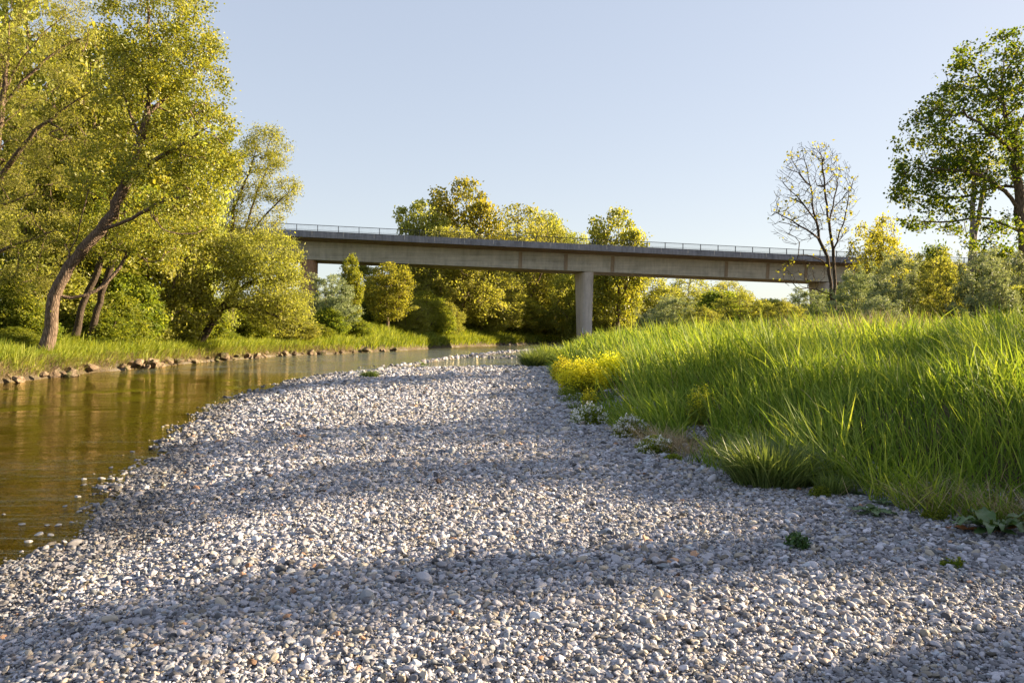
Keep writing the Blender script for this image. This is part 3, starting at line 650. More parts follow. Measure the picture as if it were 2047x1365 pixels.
# --- right bank: nearly bare ash
d = 45.
tree('bare_tree', 'nearly leafless twin-trunk tree with fine upswept twigs before the bridge', 'tree', at(1668, 645, d),
     [pl([(1668, 645), (1669, 593), (1667, 540), (1667, 503), (1656, 445), (1650, 398), (1648, 347), (1640, 300), (1634, 285)], d), pl([(1664, 620), (1660, 560, .2), (1655, 525, .3), (1640, 480, .5), (1628, 437, .6), (1622, 378, .7), (1608, 315, .8), (1600, 285, .8)], d),
      pl([(1667, 503), (1680, 465, -.4), (1692, 420, -.6), (1700, 385, -.7)], d), pl([(1640, 480), (1610, 455, .3), (1575, 440, .2), (1550, 425, .2)], d), pl([(1628, 437), (1600, 400, -.4), (1570, 370, -.6), (1552, 350, -.8)], d), pl([(1656, 445), (1672, 390, .5), (1680, 330, .8)], d),
      pl([(1655, 525, .3), (1620, 510, -.3), (1580, 508, -.5), (1560, 512, -.6)], d), pl([(1622, 378, .7), (1590, 340, .9), (1580, 310, 1)], d), pl([(1663, 590), (1620, 572, -.6), (1580, 580, -1)], d)],
     [el(1625, 375, 78, 92, d, 2.0), el(1590, 430, 55, 60, d, 1.6), el(1670, 400, 45, 80, d, 1.6), el(1620, 330, 55, 50, d, 1.6), el(1600, 545, 50, 30, d, 1.4), el(1680, 500, 30, 40, d, 1.2)],
     1500, 151, 'leaf_yellow', bark='bark_dark', per=2.6, rad=.25, size=.17, asp=.7, rbase=.125, rtip=.0085, voids=0, up=1.3, keepfrac=.15, maxcnt=1, jit=.07)
# --- pale trunk tree behind the maple
d = 52.
tree('pale_trunk_tree', 'thin tree with two straight pale trunks behind the dark maple', 'tree', at(1944, 620, d),
     [pl([(1944, 620), (1944, 540), (1943, 480), (1945, 420), (1946, 370), (1950, 300)], d), pl([(1945, 500), (1955, 450), (1960, 400), (1972, 350), (1978, 310)], d), pl([(1945, 420), (1920, 380), (1905, 350)], d)],
     [el(1945, 330, 45, 50, d, 1.5), el(1975, 330, 35, 45, d, 1.5)], 110, 161, 'leaf_yellow', bark='bark_pale', per=7, rad=.4, size=.15, asp=.6, rbase=.26, rtip=.012, up=.6)

# ---- generic prototypes, 10 m tall, about 9 m wide, at the origin of their first use
protos = {}
def generic(kind, seed):
    r = np.random.default_rng(seed)
    if kind == 'round':      # willow clump with foliage to the ground
        limbs = [[(0, 0, 0), (.2, 0, 1.5), (.5, .1, 3.5), (.3, 0, 6), (.2, 0, 8.5)], [(.2, 0, 1.2), (-1, .3, 3), (-2.2, .2, 5.2), (-2.8, 0, 7)], [(.3, 0, 2), (1.6, -.5, 4), (2.8, -.6, 6)], [(.1, 0, 1), (-.8, -1.2, 2.6), (-2.2, -1.8, 3.6)], [(.2, 0, 1.4), (1.6, .9, 2.8), (3.2, 1, 3.6)], [(.2, 0, 1), (.5, -1.6, 2.4), (.9, -2.8, 4.2)]]
        env = [((0, 0, 7.3), (2.4, 2.3, 2.5)), ((-2.3, 0, 5), (2.1, 2.2, 2.6)), ((2.4, 0, 4.8), (2.1, 2.2, 2.4)), ((0, -1, 3.2), (3.4, 2.6, 2.3)), ((-1.2, 0, 2), (3.0, 2.4, 1.5)), ((1.8, 0, 2), (2.6, 2.2, 1.4))] + [((3.6 * math.cos(a) * r.uniform(.6, 1.15), 3.2 * math.sin(a), r.uniform(2.5, 8.2)), (r.uniform(.5, 1.1), r.uniform(.5, 1.), r.uniform(.4, 1.1))) for a in r.uniform(0, 6.28, 12)]
        return dict(limbs=limbs, env=env, n=950, leaf='leaf_willow', per=21, rad=.55, size=.24, asp=.5, rbase=.22, rtip=.012, up=.3, voids=12)
    if kind == 'tall':       # taller airy tree, ascending limbs
        limbs = [[(0, 0, 0), (0, 0, 2.5), (.2, 0, 5), (0, .1, 7.5), (.1, 0, 9.6)], [(0, 0, 2), (-1, .3, 4), (-1.9, .2, 6.2), (-2.2, 0, 7.8)], [(.1, 0, 3), (1.3, -.3, 5), (2.0, -.2, 7.2)], [(0, 0, 2.6), (.6, -1.2, 4.6), (.8, -1.8, 6.4)], [(.1, 0, 4), (-.5, 1, 6), (-.8, 1.2, 7.6)]]
        env = [((0, 0, 8.2), (1.5, 1.5, 1.9)), ((-1.7, 0, 6.4), (1.5, 1.6, 1.9)), ((1.6, 0, 6.0), (1.5, 1.6, 1.9)), ((0, 0, 4.6), (2.6, 2.2, 1.8)), ((0, 0, 2.8), (2.2, 2, 1.0))] + [((2.3 * math.cos(a), 2.1 * math.sin(a), r.uniform(3.5, 9.)), (r.uniform(.35, .8), r.uniform(.35, .8), r.uniform(.5, 1.1))) for a in r.uniform(0, 6.28, 9)]
        return dict(limbs=limbs, env=env, n=680, leaf='leaf_poplar', per=17 if seed < 5 else 8, rad=.5, size=.22, asp=.75, rbase=.2, rtip=.011, up=.7, voids=14)
    if kind == 'bush':       # dense bush
        limbs = [[(0, 0, 0), (.2, 0, 2), (.3, 0, 5), (.2, 0, 8)], [(0, 0, .2), (-1.5, .3, 2.6), (-2.6, .2, 5)], [(0, 0, .2), (1.6, -.4, 2.6), (2.8, -.3, 4.6)], [(0, 0, .2), (.3, -1.8, 2.4), (.4, -3, 4)]]
        env = [((0, 0, 6), (2.4, 2.6, 3.6)), ((-2.2, 0, 3.6), (2.2, 2.4, 3.0)), ((2.4, 0, 3.4), (2.0, 2.4, 3.0)), ((0, -1, 2), (4.0, 2.8, 1.6))]
        return dict(limbs=limbs, env=env, n=560, leaf='leaf_green', per=36, rad=.85, size=.38, asp=.55, rbase=.16, rtip=.02, up=.3, voids=3)
    if kind == 'silver':     # upright silvery willow shrub with spiky shoots
        limbs = [[(0, 0, 0), (.1, 0, 3), (0, 0, 6), (.1, 0, 9)]] + [[(0, 0, .2), (math.cos(a) * 1.6, math.sin(a) * 1.6, 3.2), (math.cos(a) * 2.6, math.sin(a) * 2.6, 6 + (i % 3))] for i, a in enumerate(np.linspace(0, 5.4, 7))]
        env = [((0, 0, 6), (2.6, 2.6, 4.2)), ((-2, 0, 4), (2.2, 2.4, 3.0)), ((2, 0, 4), (2.2, 2.4, 3.0)), ((0, 0, 2), (3.4, 3, 1.6))] + [((r.uniform(-3, 3), r.uniform(-2.4, 2.4), r.uniform(5.5, 9.2)), (.3, .3, r.uniform(1.6, 3.0))) for _ in range(22)]
        return dict(limbs=limbs, env=env, n=520, leaf='leaf_silver', per=20, rad=.42, size=.40, asp=.24, rbase=.10, rtip=.02, up=2.2, voids=7)
def place(kind, var, px, d, pytop, width, label, name='willow_tree', cat='tree', group=None, leaf=None, rz=None, zb=None):
    while 690 < px < 1135 and 80 < d < 190 and (px - HX) * d / F > float(XL(d)) - 2.2 - .22 * width * d / F: d += .5
    x = (px - HX) * d / F; zg = float(ground(x, d)) - .1 if zb is None else zb
    Hm = EYE + (HY - pytop) * d / F - zg; Wm = width * d / F
    key = (kind, var, leaf); wd = {'round': 9.4, 'tall': 6.6, 'bush': 9., 'silver': 8.}[kind]
    rr = np.random.default_rng(int(px * 7 + d)); rz = rr.uniform(-.5, .5) + (math.pi if rr.random() < .5 else 0) if rz is None else rz
    sc = (Wm / wd, max(Wm, Hm * .6) / wd, Hm / 10.3)
    if key not in protos:
        g = generic(kind, var); g['leaf'] = leaf or g['leaf']
        t = tree(name, label, cat, (0, 0, 0), seed=var * 17 + 5, group=group, wood='stem' if kind in ('bush', 'silver') else 'trunk', **g)
        t.location = (x, d, zg); t.scale = sc; t.rotation_euler = (0, 0, rz); protos[key] = t; return t
    t = copy_tree(protos[key], (x, d, zg), rz, sc, label, group)
    t.name = name; t['category'] = cat
    return t

# ---- left bank: second row and understorey
LB = 'trees filling the back of the left bank'
place('round', 1, 40, 47, 330, 330, 'broad olive willow filling the left edge behind the leaning poplar', rz=.2)
place('tall', 1, 200, 50, 40, 330, 'tall pale green tree rising between the willow and the poplar trunk', 'poplar_tree')
place('round', 2, 300, 52, 330, 300, 'dense yellow-green willow behind the fork of the poplar')
place('round', 1, 180, 56, 240, 330, 'high olive willow behind the curved trunk')
place('tall', 2, 60, 58, -40, 360, 'tallest pale tree at the upper left behind the willow', 'poplar_tree', leaf='leaf_willow')
place('round', 2, 395, 62, 420, 170, 'small olive willow between poplar and twin-stemmed willow')
place('tall', 2, 360, 60, 180, 200, 'slim tree hidden behind the right half of the poplar crown', 'poplar_tree', leaf='leaf_willow')
UB = [(12, 38, 540, 150, 'bush', 1, None, 'yellow-green bush at the left edge behind the bank grass'), (60, 40, 600, 130, 'bush', 1, None, 'low bright bush left of the pale curved trunk'), (190, 41.5, 600, 150, 'bush', 1, None, 'leafy bush just right of the pale curved trunk'), (270, 44, 590, 150, 'bush', 2, 'leaf_willow', 'olive bush in the middle of the left bank'),
      (345, 47, 575, 150, 'bush', 1, None, 'bright green bush left of the leaning willow trunk'), (330, 43, 640, 110, 'bush', 2, 'leaf_willow', 'low spreading shrub above the bank rocks'), (120, 46, 520, 200, 'bush', 2, 'leaf_willow', 'tall olive bush behind the curved trunk base'), (235, 49, 500, 180, 'bush', 1, None, 'shaded green bush behind the second trunks'), (400, 52, 560, 110, 'bush', 1, None, 'dark green bush behind the leaning willow trunk'),
      (470, 60, 600, 150, 'bush', 1, None, 'green bush below the twin-stemmed willow'), (560, 64, 620, 150, 'bush', 2, 'leaf_willow', 'olive bush under the right side of the leaning willow'), (620, 68, 640, 100, 'bush', 1, None, 'low bush where the willow branches meet the bank'), (655, 74, 610, 90, 'bush', 1, None, 'bright green bush at the shaded step of the bank'),
      (440, 47, 655, 90, 'bush', 1, None, 'small bush right of the leaning willow foot'), (30, 36, 650, 110, 'bush', 1, None, 'small bush at the far left edge above the rocks')]
for px, d, pt, w, k, v, lf, lab in UB:
    while (px - HX) * d / F > float(XL(d)) - 2.6 - .28 * w * d / F and d < 90: d += .5
    place(k, v, px, d, pt, w, lab, 'bush', 'bush', leaf=lf)
# dark twin trunks behind the poplar
for i, (p0, p1, p2) in enumerate((((150, 672), (168, 600), (205, 520)), ((180, 676), (196, 610), (240, 480)))):
    d = 43. + i
    tree('alder_tree', ['thin dark trunk just right of the poplar leaning right', 'second thin dark trunk standing behind the low poplar limb'][i], 'tree', at(*p0, d), [pl([p0, p1, p2, (p2[0] + 15, p2[1] - 90)], d)], [el(p2[0] + 20, p2[1] - 60, 70, 60, d, 2)], 130, 171 + i, 'leaf_green', bark='bark_dark', per=12, rad=.5, size=.16, asp=.6, rbase=.17, rtip=.01)

# ---- under and behind the bridge
place('silver', 1, 665, 84, 545, 120, 'spiky grey-green shrub right of the left pier', 'willow_shrub', 'shrub')
place('tall', 3, 705, 90, 505, 50, 'thin leafy sapling whose tip crosses the girder', 'sapling', leaf='leaf_green')
place('bush', 1, 700, 84, 625, 90, 'low bright bush in front of the spiky shrub', 'bush', 'bush')
place('tall', 1, 775, 100, 520, 110, 'young yellow-green tree under the bridge', 'young_tree', leaf='leaf_yellow')
place('round', 1, 815, 97, 590, 105, 'small rounded willow on the far grassy bank')
place('bush', 2, 740, 104, 560, 110, 'dark olive bush behind the spiky shrub', 'bush', 'bush', leaf='leaf_green')
place('tall', 4, 845, 133, 392, 125, 'pale thinly leaved willow left of the tall poplar behind the bridge', 'willow_tree', leaf='leaf_willow')
place('tall', 1, 930, 138, 348, 165, 'tallest poplar behind the bridge', 'poplar_tree')
place('round', 1, 915, 124, 440, 230, 'large spreading willow seen above and below the girder', rz=0.1)
place('round', 2, 1040, 130, 398, 220, 'wide olive willow left of the middle pier reaching above the railing')
place('round', 1, 1105, 142, 430, 150, 'rounded willow just above the railing left of the middle pier')
place('tall', 1, 1235, 140, 408, 130, 'separate spiky tree above the railing right of the middle pier', 'poplar_tree')
place('round', 1, 1090, 150, 408, 190, 'high willow between the wide willow and the middle pier, behind the railing', rz=2.)
place('round', 2, 1155, 152, 455, 130, 'low crown closing the gap above the middle pier behind the railing')
place('round', 2, 860, 150, 425, 150, 'willow crown just above the railing left of the tall poplar')
place('round', 1, 1030, 120, 590, 175, 'low pale willow bulging over the water left of the middle pier', rz=3.3)
place('round', 2, 890, 108, 600, 90, 'small pale willow on the grassy bank beside the rounded one')
place('round', 1, 985, 126, 520, 150, 'feathery willow directly under the girder left of the middle pier')
place('round', 2, 1105, 150, 585, 120, 'pale round willow close behind the middle pier on its left')
place('round', 1, 850, 106, 575, 110, 'bright feathery willow between the rounded willow and the small pale one', leaf='leaf_yellow')
place('round', 1, 1010, 140, 570, 140, 'bright willow low on the far bank under the girder', leaf='leaf_yellow')
place('round', 1, 1080, 145, 600, 120, 'bright low willow nearest the far waterline', leaf='leaf_yellow')
place('bush', 1, 235, 47, 575, 130, 'sunlit green bush right of the thin dark trunks', 'bush', 'bush')
place('round', 2, 960, 118, 560, 130, 'low olive willow on the far bank under the girder')
place('round', 1, 1120, 140, 560, 130, 'shaded willow directly left of the middle pier')
place('bush', 1, 870, 112, 590, 80, 'green bush between the rounded willow and the spreading willow', 'bush', 'bush')
place('round', 2, 1215, 150, 520, 140, 'olive willow right of the middle pier')
place('round', 1, 1290, 158, 530, 170, 'wide olive willow below the girder in the distance')
place('round', 2, 1380, 165, 545, 160, 'distant willow below the girder, right one')
place('round', 1, 1455, 175, 552, 120, 'last distant rounded willow before the bright gap', leaf='leaf_willow')
FB = 'distant trees along the horizon'
for i, (px, d, pt, w) in enumerate(((760, 150, 470, 180), (690, 160, 560, 150), (880, 165, 470, 200), (1000, 170, 460, 200), (1150, 175, 480, 160), (1080, 160, 560, 200), (1180, 168, 580, 160), (1330, 200, 560, 160), (1420, 210, 570, 160), (1520, 220, 600, 150), (1600, 200, 590, 150), (1700, 190, 520, 150), (620, 170, 590, 150), (560, 150, 560, 200), (480, 140, 570, 200))):
    place('round', 1 + i % 2, px, d, pt + 12, w, 'distant olive tree in the belt of trees closing the view behind the bridge', group=FB)
# ---- right bank middle distance
RS = [('tall', 5, 1760, 82, 455, 140, 'yellow-green tree behind the railing left of the maple', 'yellow_tree', 'tree', 'leaf_yellow'), ('tall', 5, 1765, 78, 425, 90, 'airy sapling crown above the yellow-green tree', 'young_tree', 'tree', 'leaf_yellow'),
      ('bush', 1, 1990, 52, 480, 170, 'dark rounded tree at the right edge below the maple', 'tree', 'tree', 'leaf_dark'), ('bush', 1, 1870, 60, 475, 110, 'dark small tree under the lowest maple limb', 'tree', 'tree', 'leaf_dark'),
      ('silver', 1, 1345, 55, 590, 120, 'bluish silver shrub at the left end of the right bank', 'willow_shrub', 'shrub', None), ('silver', 2, 1300, 60, 620, 80, 'lowest bluish shrub beside the grass crest', 'willow_shrub', 'shrub', None), ('bush', 2, 1440, 62, 572, 140, 'dark green bush behind the bluish shrubs', 'bush', 'bush', 'leaf_green'),
      ('silver', 3, 1480, 46, 585, 150, 'pale yellowish shrub in the middle of the right bank', 'willow_shrub', 'shrub', 'leaf_willow'), ('silver', 3, 1560, 44, 600, 120, 'thin yellowish shrub beside the bare tree', 'willow_shrub', 'shrub', 'leaf_willow'), ('silver', 1, 1610, 48, 575, 110, 'grey-green shrub just left of the bare trunks', 'willow_shrub', 'shrub', None), ('silver', 4, 1840, 33, 505, 120, 'tall ragged shrub hiding the deck left of the pale trunks', 'willow_shrub', 'shrub', 'leaf_willow'), ('silver', 4, 2035, 31, 500, 130, 'tall ragged shrub at the right edge under the maple', 'willow_shrub', 'shrub', None), ('silver', 4, 1760, 24, 590, 110, 'small grey-green shrub just behind the grass crest near the dead reeds', 'willow_shrub', 'shrub', None),
      ('silver', 2, 1715, 36, 535, 120, 'silver shrub just right of the bare trunks', 'willow_shrub', 'shrub', None), ('bush', 2, 1800, 40, 560, 130, 'olive bush behind the silver shrubs', 'bush', 'bush', 'leaf_willow'), ('silver', 1, 1790, 28, 500, 120, 'tall silver shrub with upright shoots left of centre in the right thicket', 'willow_shrub', 'shrub', None),
      ('silver', 2, 1880, 27, 508, 125, 'yellowish shrub with upright shoots in front of the pale trunks', 'willow_shrub', 'shrub', 'leaf_willow'), ('silver', 1, 1965, 26, 492, 130, 'silver shrub right of the pale trunks', 'willow_shrub', 'shrub', None), ('bush', 2, 2040, 27, 560, 130, 'yellowish bush at the right edge above the grass', 'bush', 'bush', 'leaf_willow'),
      ('bush', 2, 1700, 46, 600, 150, 'low olive bush behind the dead reeds', 'bush', 'bush', 'leaf_willow'), ('bush', 1, 1660, 60, 575, 120, 'green bush at the foot of the right pier', 'bush', 'bush', 'leaf_green'), ('silver', 3, 1400, 42, 612, 110, 'low pale shrub on the grass crest', 'willow_shrub', 'shrub', 'leaf_willow'),
      ('bush', 2, 1540, 75, 590, 130, 'distant olive bush behind the thin shrub', 'bush', 'bush', 'leaf_willow')]
for k, v, px, d, pt, w, lab, nm, ct, lf in RS: place(k, v, px, d, pt, w, lab, nm, ct, leaf=lf)
# trees just outside the right edge of the view: they shade the gravel
for i, (x, y, h, w) in enumerate(((38, 16.0, 14, 3.4), (8.2, 5.0, 2.3, 1.3), (30, 17.9, 12, 4.0), (44, 25.6, 15, 6.))):
    zg = float(ground(x, y)) - .1
    copy_tree(protos[('tall', 5, 'leaf_yellow')] if i != 1 else protos[('bush', 1, None)], (x, y, zg), i * 1.3, (w / 8., w / 8., h / 10.), 'leafy tree of the right bank standing outside the view', 'trees beyond the right edge')

# ---------------------------------------------------------------- bridge
def box(V, Q, lo, hi, M4=None):
    lo = np.array(lo, float); hi = np.array(hi, float)
    c = np.array([[x, y, z] for z in (lo[2], hi[2]) for y in (lo[1], hi[1]) for x in (lo[0], hi[0])])
    f = np.array([[0, 2, 3, 1], [4, 5, 7, 6], [0, 1, 5, 4], [2, 6, 7, 3], [0, 4, 6, 2], [1, 3, 7, 5]])
    o = sum(len(v) for v in V); V.append(c); Q.append(f + o)
def bridge():
    P2 = np.array([9.97, 110.]); u = np.array([36.0, 6.5]); Ls = np.linalg.norm(u); u = u / Ls; ang = math.atan2(u[1], u[0])
    slope = -1.0 / Ls
    root = empty('road_bridge', (P2[0], P2[1], 0), 'long concrete girder bridge with steel railing crossing the river', 'bridge', rz=ang)
    W = 11.0           # local frame: x along, y across (0 = near edge), z up at the middle pier
    ztop = 1.6 + 192 * 110 / 1600.    # rail top at pier 2 (near edge)
    def prism(name, prof, s0, s1, mt, parent, n=60):
        prof = np.array(prof); k = len(prof); s = np.linspace(s0, s1, n)
        V = np.zeros((n, k, 3)); V[..., 0] = s[:, None]; V[..., 1] = prof[:, 0]; V[..., 2] = prof[:, 1] + slope * s[:, None]
        V = V.reshape(-1, 3); i = np.arange(n - 1)[:, None] * k; j = np.arange(k)[None]; j2 = (j + 1) % k
        Q = np.stack([i + j, i + j2, i + k + j2, i + k + j], -1).reshape(-1, 4)
        return link(name, new_mesh(name, V, Q, None, False, [mt]), parent)
    zt = ztop - .78                       # top of fascia
    s0, s1 = -150., 190.
    prism('fascia', [(-.25, zt - .86), (-.25, zt - .38), (-.19, zt - .35), (-.19, zt), (.12, zt), (.12, zt - .86)], s0, s1, M['concrete_dark'], root)
    prism('fascia', [(W - .12, zt - .86), (W - .12, zt), (W + .25, zt), (W + .25, zt - .86)], s0, s1, M['concrete_dark'], root)
    prism('road_deck', [(.125, zt - .25), (W - .125, zt - .25), (W - .125, zt - .80), (W - 2.4, zt - 1.12), (2.4, zt - 1.12), (.125, zt - .80)], s0, s1, M['concrete_soffit'], root)
    gb = zt - 1.12 - 2.35
    prism('girder', [(2.42, zt - 1.12), (2.7, gb), (W - 2.7, gb), (W - 2.42, zt - 1.12)], s0, s1, M['concrete_girder'], root)
    # vertical cover strips of the girder's segment joints
    V = []; Q = []
    for s in (-8.5, -2.0, 4.8, 22, 28.5, 34.6):
        h = zt + slope * s; box(V, Q, (s - .25, 2.52, h - 3.40), (s + .25, 2.95, h - 1.2))
    for vv in V: vv[:, 1] += np.where(vv[:, 2] < vv[:, 2].mean(), .10, -.13)
    link('joint_strip', new_mesh('joint_strip', np.concatenate(V), np.concatenate(Q), None, False, [M['concrete_soffit']]), root)
    # fascia drip marks: thin drain brackets
    V = []; Q = []
    for s in np.arange(s0 + 3, s1, 3.95): h = zt + slope * s; box(V, Q, (s - .035, -.262, h - .62), (s + .035, -.19, h - .02))
    link('drain_bracket', new_mesh('drain_bracket', np.concatenate(V), np.concatenate(Q), None, False, [M['concrete_pier']]), root)
    for yo, far in ((-.04, False), (W + .04, True)):
        rl = link('railing', new_mesh('railing', *rail_geom(s0, s1, yo, zt, slope), None, False, [M['steel']]), root)
        if not far:
            pv = []; pq = []; box(pv, pq, (-.045, -.045, 0), (.045, .045, .80)); pm = new_mesh('post', pv[0], pq[0], None, False, [M['steel']])
            for s in np.arange(-62, 108, 2.63):
                po = link('post', pm, rl, (s, yo, zt + slope * s))
    # piers: blades with chamfered noses, slightly tapering downwards
    for s in (-Ls - .6, 1.45, Ls + 2.4, -2 * Ls, 2 * Ls + 2.4):
        gtop = gb + slope * s; n = 24; V = []; c0 = W / 2
        mid = abs(s - 1.45) < .1; wx = 1.95 if mid else 2.3
        X0 = P2[0] + u[0] * s - u[1] * c0; Y0 = P2[1] + u[1] * s + u[0] * c0; zb = float(ground(X0, Y0)) - .6
        for z, kx, ky in ((zb, .86, 1.7), (gtop - 1.2, .985, 2.55), (gtop - .35, 1., 2.75), (gtop - .05, 1., 2.8)):
            a = wx / 2 * kx; b = ky; th = np.linspace(0, 2 * np.pi, 28, endpoint=False)
            cs, sn = np.cos(th), np.sin(th)
            oc = list(zip(a * np.sign(cs) * np.abs(cs) ** .62, b * np.sign(sn) * np.abs(sn) ** .62))
            V += [(s + q[0], c0 + q[1], z) for q in oc]
        k = 28; Q = []
        for lv in range(3):
            for j in range(k): Q.append((lv * k + j, lv * k + (j + 1) % k, lv * k + k + (j + 1) % k, lv * k + k + j))
        o = link('pier', new_mesh('pier', np.array(V), np.array(Q), None, True, [M['concrete_warm_bounce' if s < -30 and s > -50 else 'concrete_pier']]), root)
        if mid: link('drain_pipe', wood_mesh('drain_pipe', np.array([(s + 1.12, c0 - .6, gtop - h_) for h_ in (-.1, .6, 1.6, 2.6, 3.4)]), np.array([-1, 0, 1, 2, 3]), np.ones(5), .08, .0799, M['steel'], flare=1.), o)
        bv = []; bq = []
        for yb in (c0 - 1.6, c0 + 1.6): box(bv, bq, (s - .45, yb - .45, gtop - .06), (s + .45, yb + .45, gtop + .02))
        link('bearing', new_mesh('bearing', np.concatenate(bv), np.concatenate(bq), None, False, [M['concrete_dark']]), o)
        if mid:
            yb = c0 - 1.7 - .035; z0 = float(ground(X0, Y0))
            for nm, poly, mt in (('graffiti', [(-.35, 1.9), (-.1, 2.35), (.12, 2.3), (.3, 1.9), (.2, 1.5), (-.25, 1.45)], 'paint_orange'), ('graffiti', [(-.75, 2.1), (-.66, 2.15), (-.30, .4), (-.42, .4)], 'paint_red'), ('graffiti', [(-.3, 1.42), (.2, 1.46), (.25, 1.2), (-.2, 1.1)], 'paint_dark'), ('graffiti', [(-.25, 1.05), (.1, 1.1), (.12, .6), (-.2, .55)], 'paint_orange'), ('graffiti', [(-.80, 3.0), (-.70, 2.95), (-.66, 2.2), (-.78, 2.2)], 'paint_white')):
                pts = np.array([(q[0], -0.0, q[1]) for q in poly]); kk = len(pts)
                yy = [yb - .86 + (.86) * min(1, (z0 + 0 + q[1] - z0) / 10.0) * 0 for q in poly]
                fr = []
                for q in poly:
                    tt = (z0 + q[1] - zb) / (gtop - 1.2 - zb); ys = c0 - (1.7 + .85 * tt) - .012
                    fr.append((q[0] + s, ys, z0 + q[1]))
                fr = np.array(fr); bk = fr + [0, .02, 0]; VV = np.concatenate([fr, bk])
                Fq = [np.arange(kk)[None], np.array([(j, (j + 1) % kk, kk + (j + 1) % kk, kk + j) for j in range(kk)])]
                link(nm, new_mesh(nm, VV, Fq, None, False, [M[mt]]), o)
def rail_geom(s0, s1, yo, zt, slope):
    n = 40; V = []; Q = []
    def bar(za, zb, hw):
        s = np.linspace(s0, s1, n); c = []
        for y, z in ((-hw, za), (hw, za), (hw, zb), (-hw, zb)): c.append(np.stack([s, np.full(n, yo + y), zt + slope * s + z], -1))
        A = np.stack(c, 1).reshape(-1, 3); i = np.arange(n - 1)[:, None] * 4; j = np.arange(4)[None]; j2 = (j + 1) % 4
        o = sum(len(v) for v in V); V.append(A); Q.append(np.stack([i + j, i + j2, i + 4 + j2, i + 4 + j], -1).reshape(-1, 4) + o)
    bar(.72, .79, .035); bar(.10, .14, .02)
    s = np.arange(s0, s1, .146); m = len(s); h = zt + slope * s; w = .009
    c = np.stack([np.stack([s + a * w, np.full(m, yo + b * w), h + z], -1) for z in (.12, .73) for a, b in ((-1, -1), (1, -1), (1, 1), (-1, 1))], 1).reshape(-1, 3)
    i = np.arange(m)[:, None] * 8; j = np.arange(4)[None]; j2 = (j + 1) % 4; o = sum(len(v) for v in V)
    V.append(c); Q.append(np.stack([i + j, i + j2, i + 4 + j2, i + 4 + j], -1).reshape(-1, 4) + o)
    return np.concatenate(V), np.concatenate(Q)
bridge()

# ---------------------------------------------------------------- small plants on the gravel edge
def tussock(label, px, py, w, h, n, mt='tussock', bw=.008, name='grass_tussock', seed=1, zref=0.):
    d = F * (EYE - zref) / (py - HY); x = (px - HX) * d / F; R = w * d / F / 2; H = h * d / F
    r = np.random.default_rng(seed); a = r.uniform(0, 6.28, n); q = r.random(n) ** .7 * R * .75
    P = np.stack([q * np.cos(a), q * np.sin(a) * .8, 0 * a], -1); P[:, 2] = ground(x + P[:, 0], d + P[:, 1]) - float(ground(x, d)) - .02
    v = blades(P, H * r.uniform(.45, 1.2, n) * (1 + 1.6 * fbm((x + P[:, 0]) * 2.2, (d + P[:, 1]) * 2.2, seed + 300, 2)), bw * r.uniform(.7, 1.4, n), np.abs(r.normal(.25, .2, n)), a + r.normal(0, .5, n), np.abs(r.normal(.35, .3, n)), 4, r.random(n))
    o = link(name, blade_mesh(name, [v], M[mt]), None, (x, d, float(ground(x, d))))
    tag(o, label, 'grass tussock')
tussock('fluffy dark green grass tussock spilling from the bank onto the gravel', 1545, 985, 200, 100, 1900, seed=1, bw=.014)
tussock('small grass tuft between the big tussock and the dock plants', 1665, 1005, 70, 60, 500, seed=2, bw=.007)
tussock('dark grass tussock at the water end of the gravel bar', 1068, 737, 60, 38, 1500, seed=3, bw=.03)
tussock('second grass tussock beside the one at the end of the bar', 1105, 735, 56, 40, 1500, mt='grass', seed=4, bw=.03)
tussock('small dark tuft lying on the upstream tip of the bar', 738, 756, 44, 16, 500, seed=5, bw=.03)
tussock('tiny tuft on the thin gravel strip in midstream', 845, 722, 20, 8, 160, seed=6, bw=.04)
tussock('small bright bush of grass on the gravel island near the pier', 1078, 704, 14, 16, 260, mt='grass', seed=7, bw=.06)
tussock('flat dark green plant patch left of the middle pier', 1100, 700, 34, 14, 400, seed=8, bw=.06)
tussock('tiny grass sprig beside the first white flowers', 1150, 826, 34, 20, 160, seed=9, bw=.01)
tussock('tiny sprout alone on the gravel below the tussock', 1440, 996, 30, 10, 90, seed=10, bw=.006)

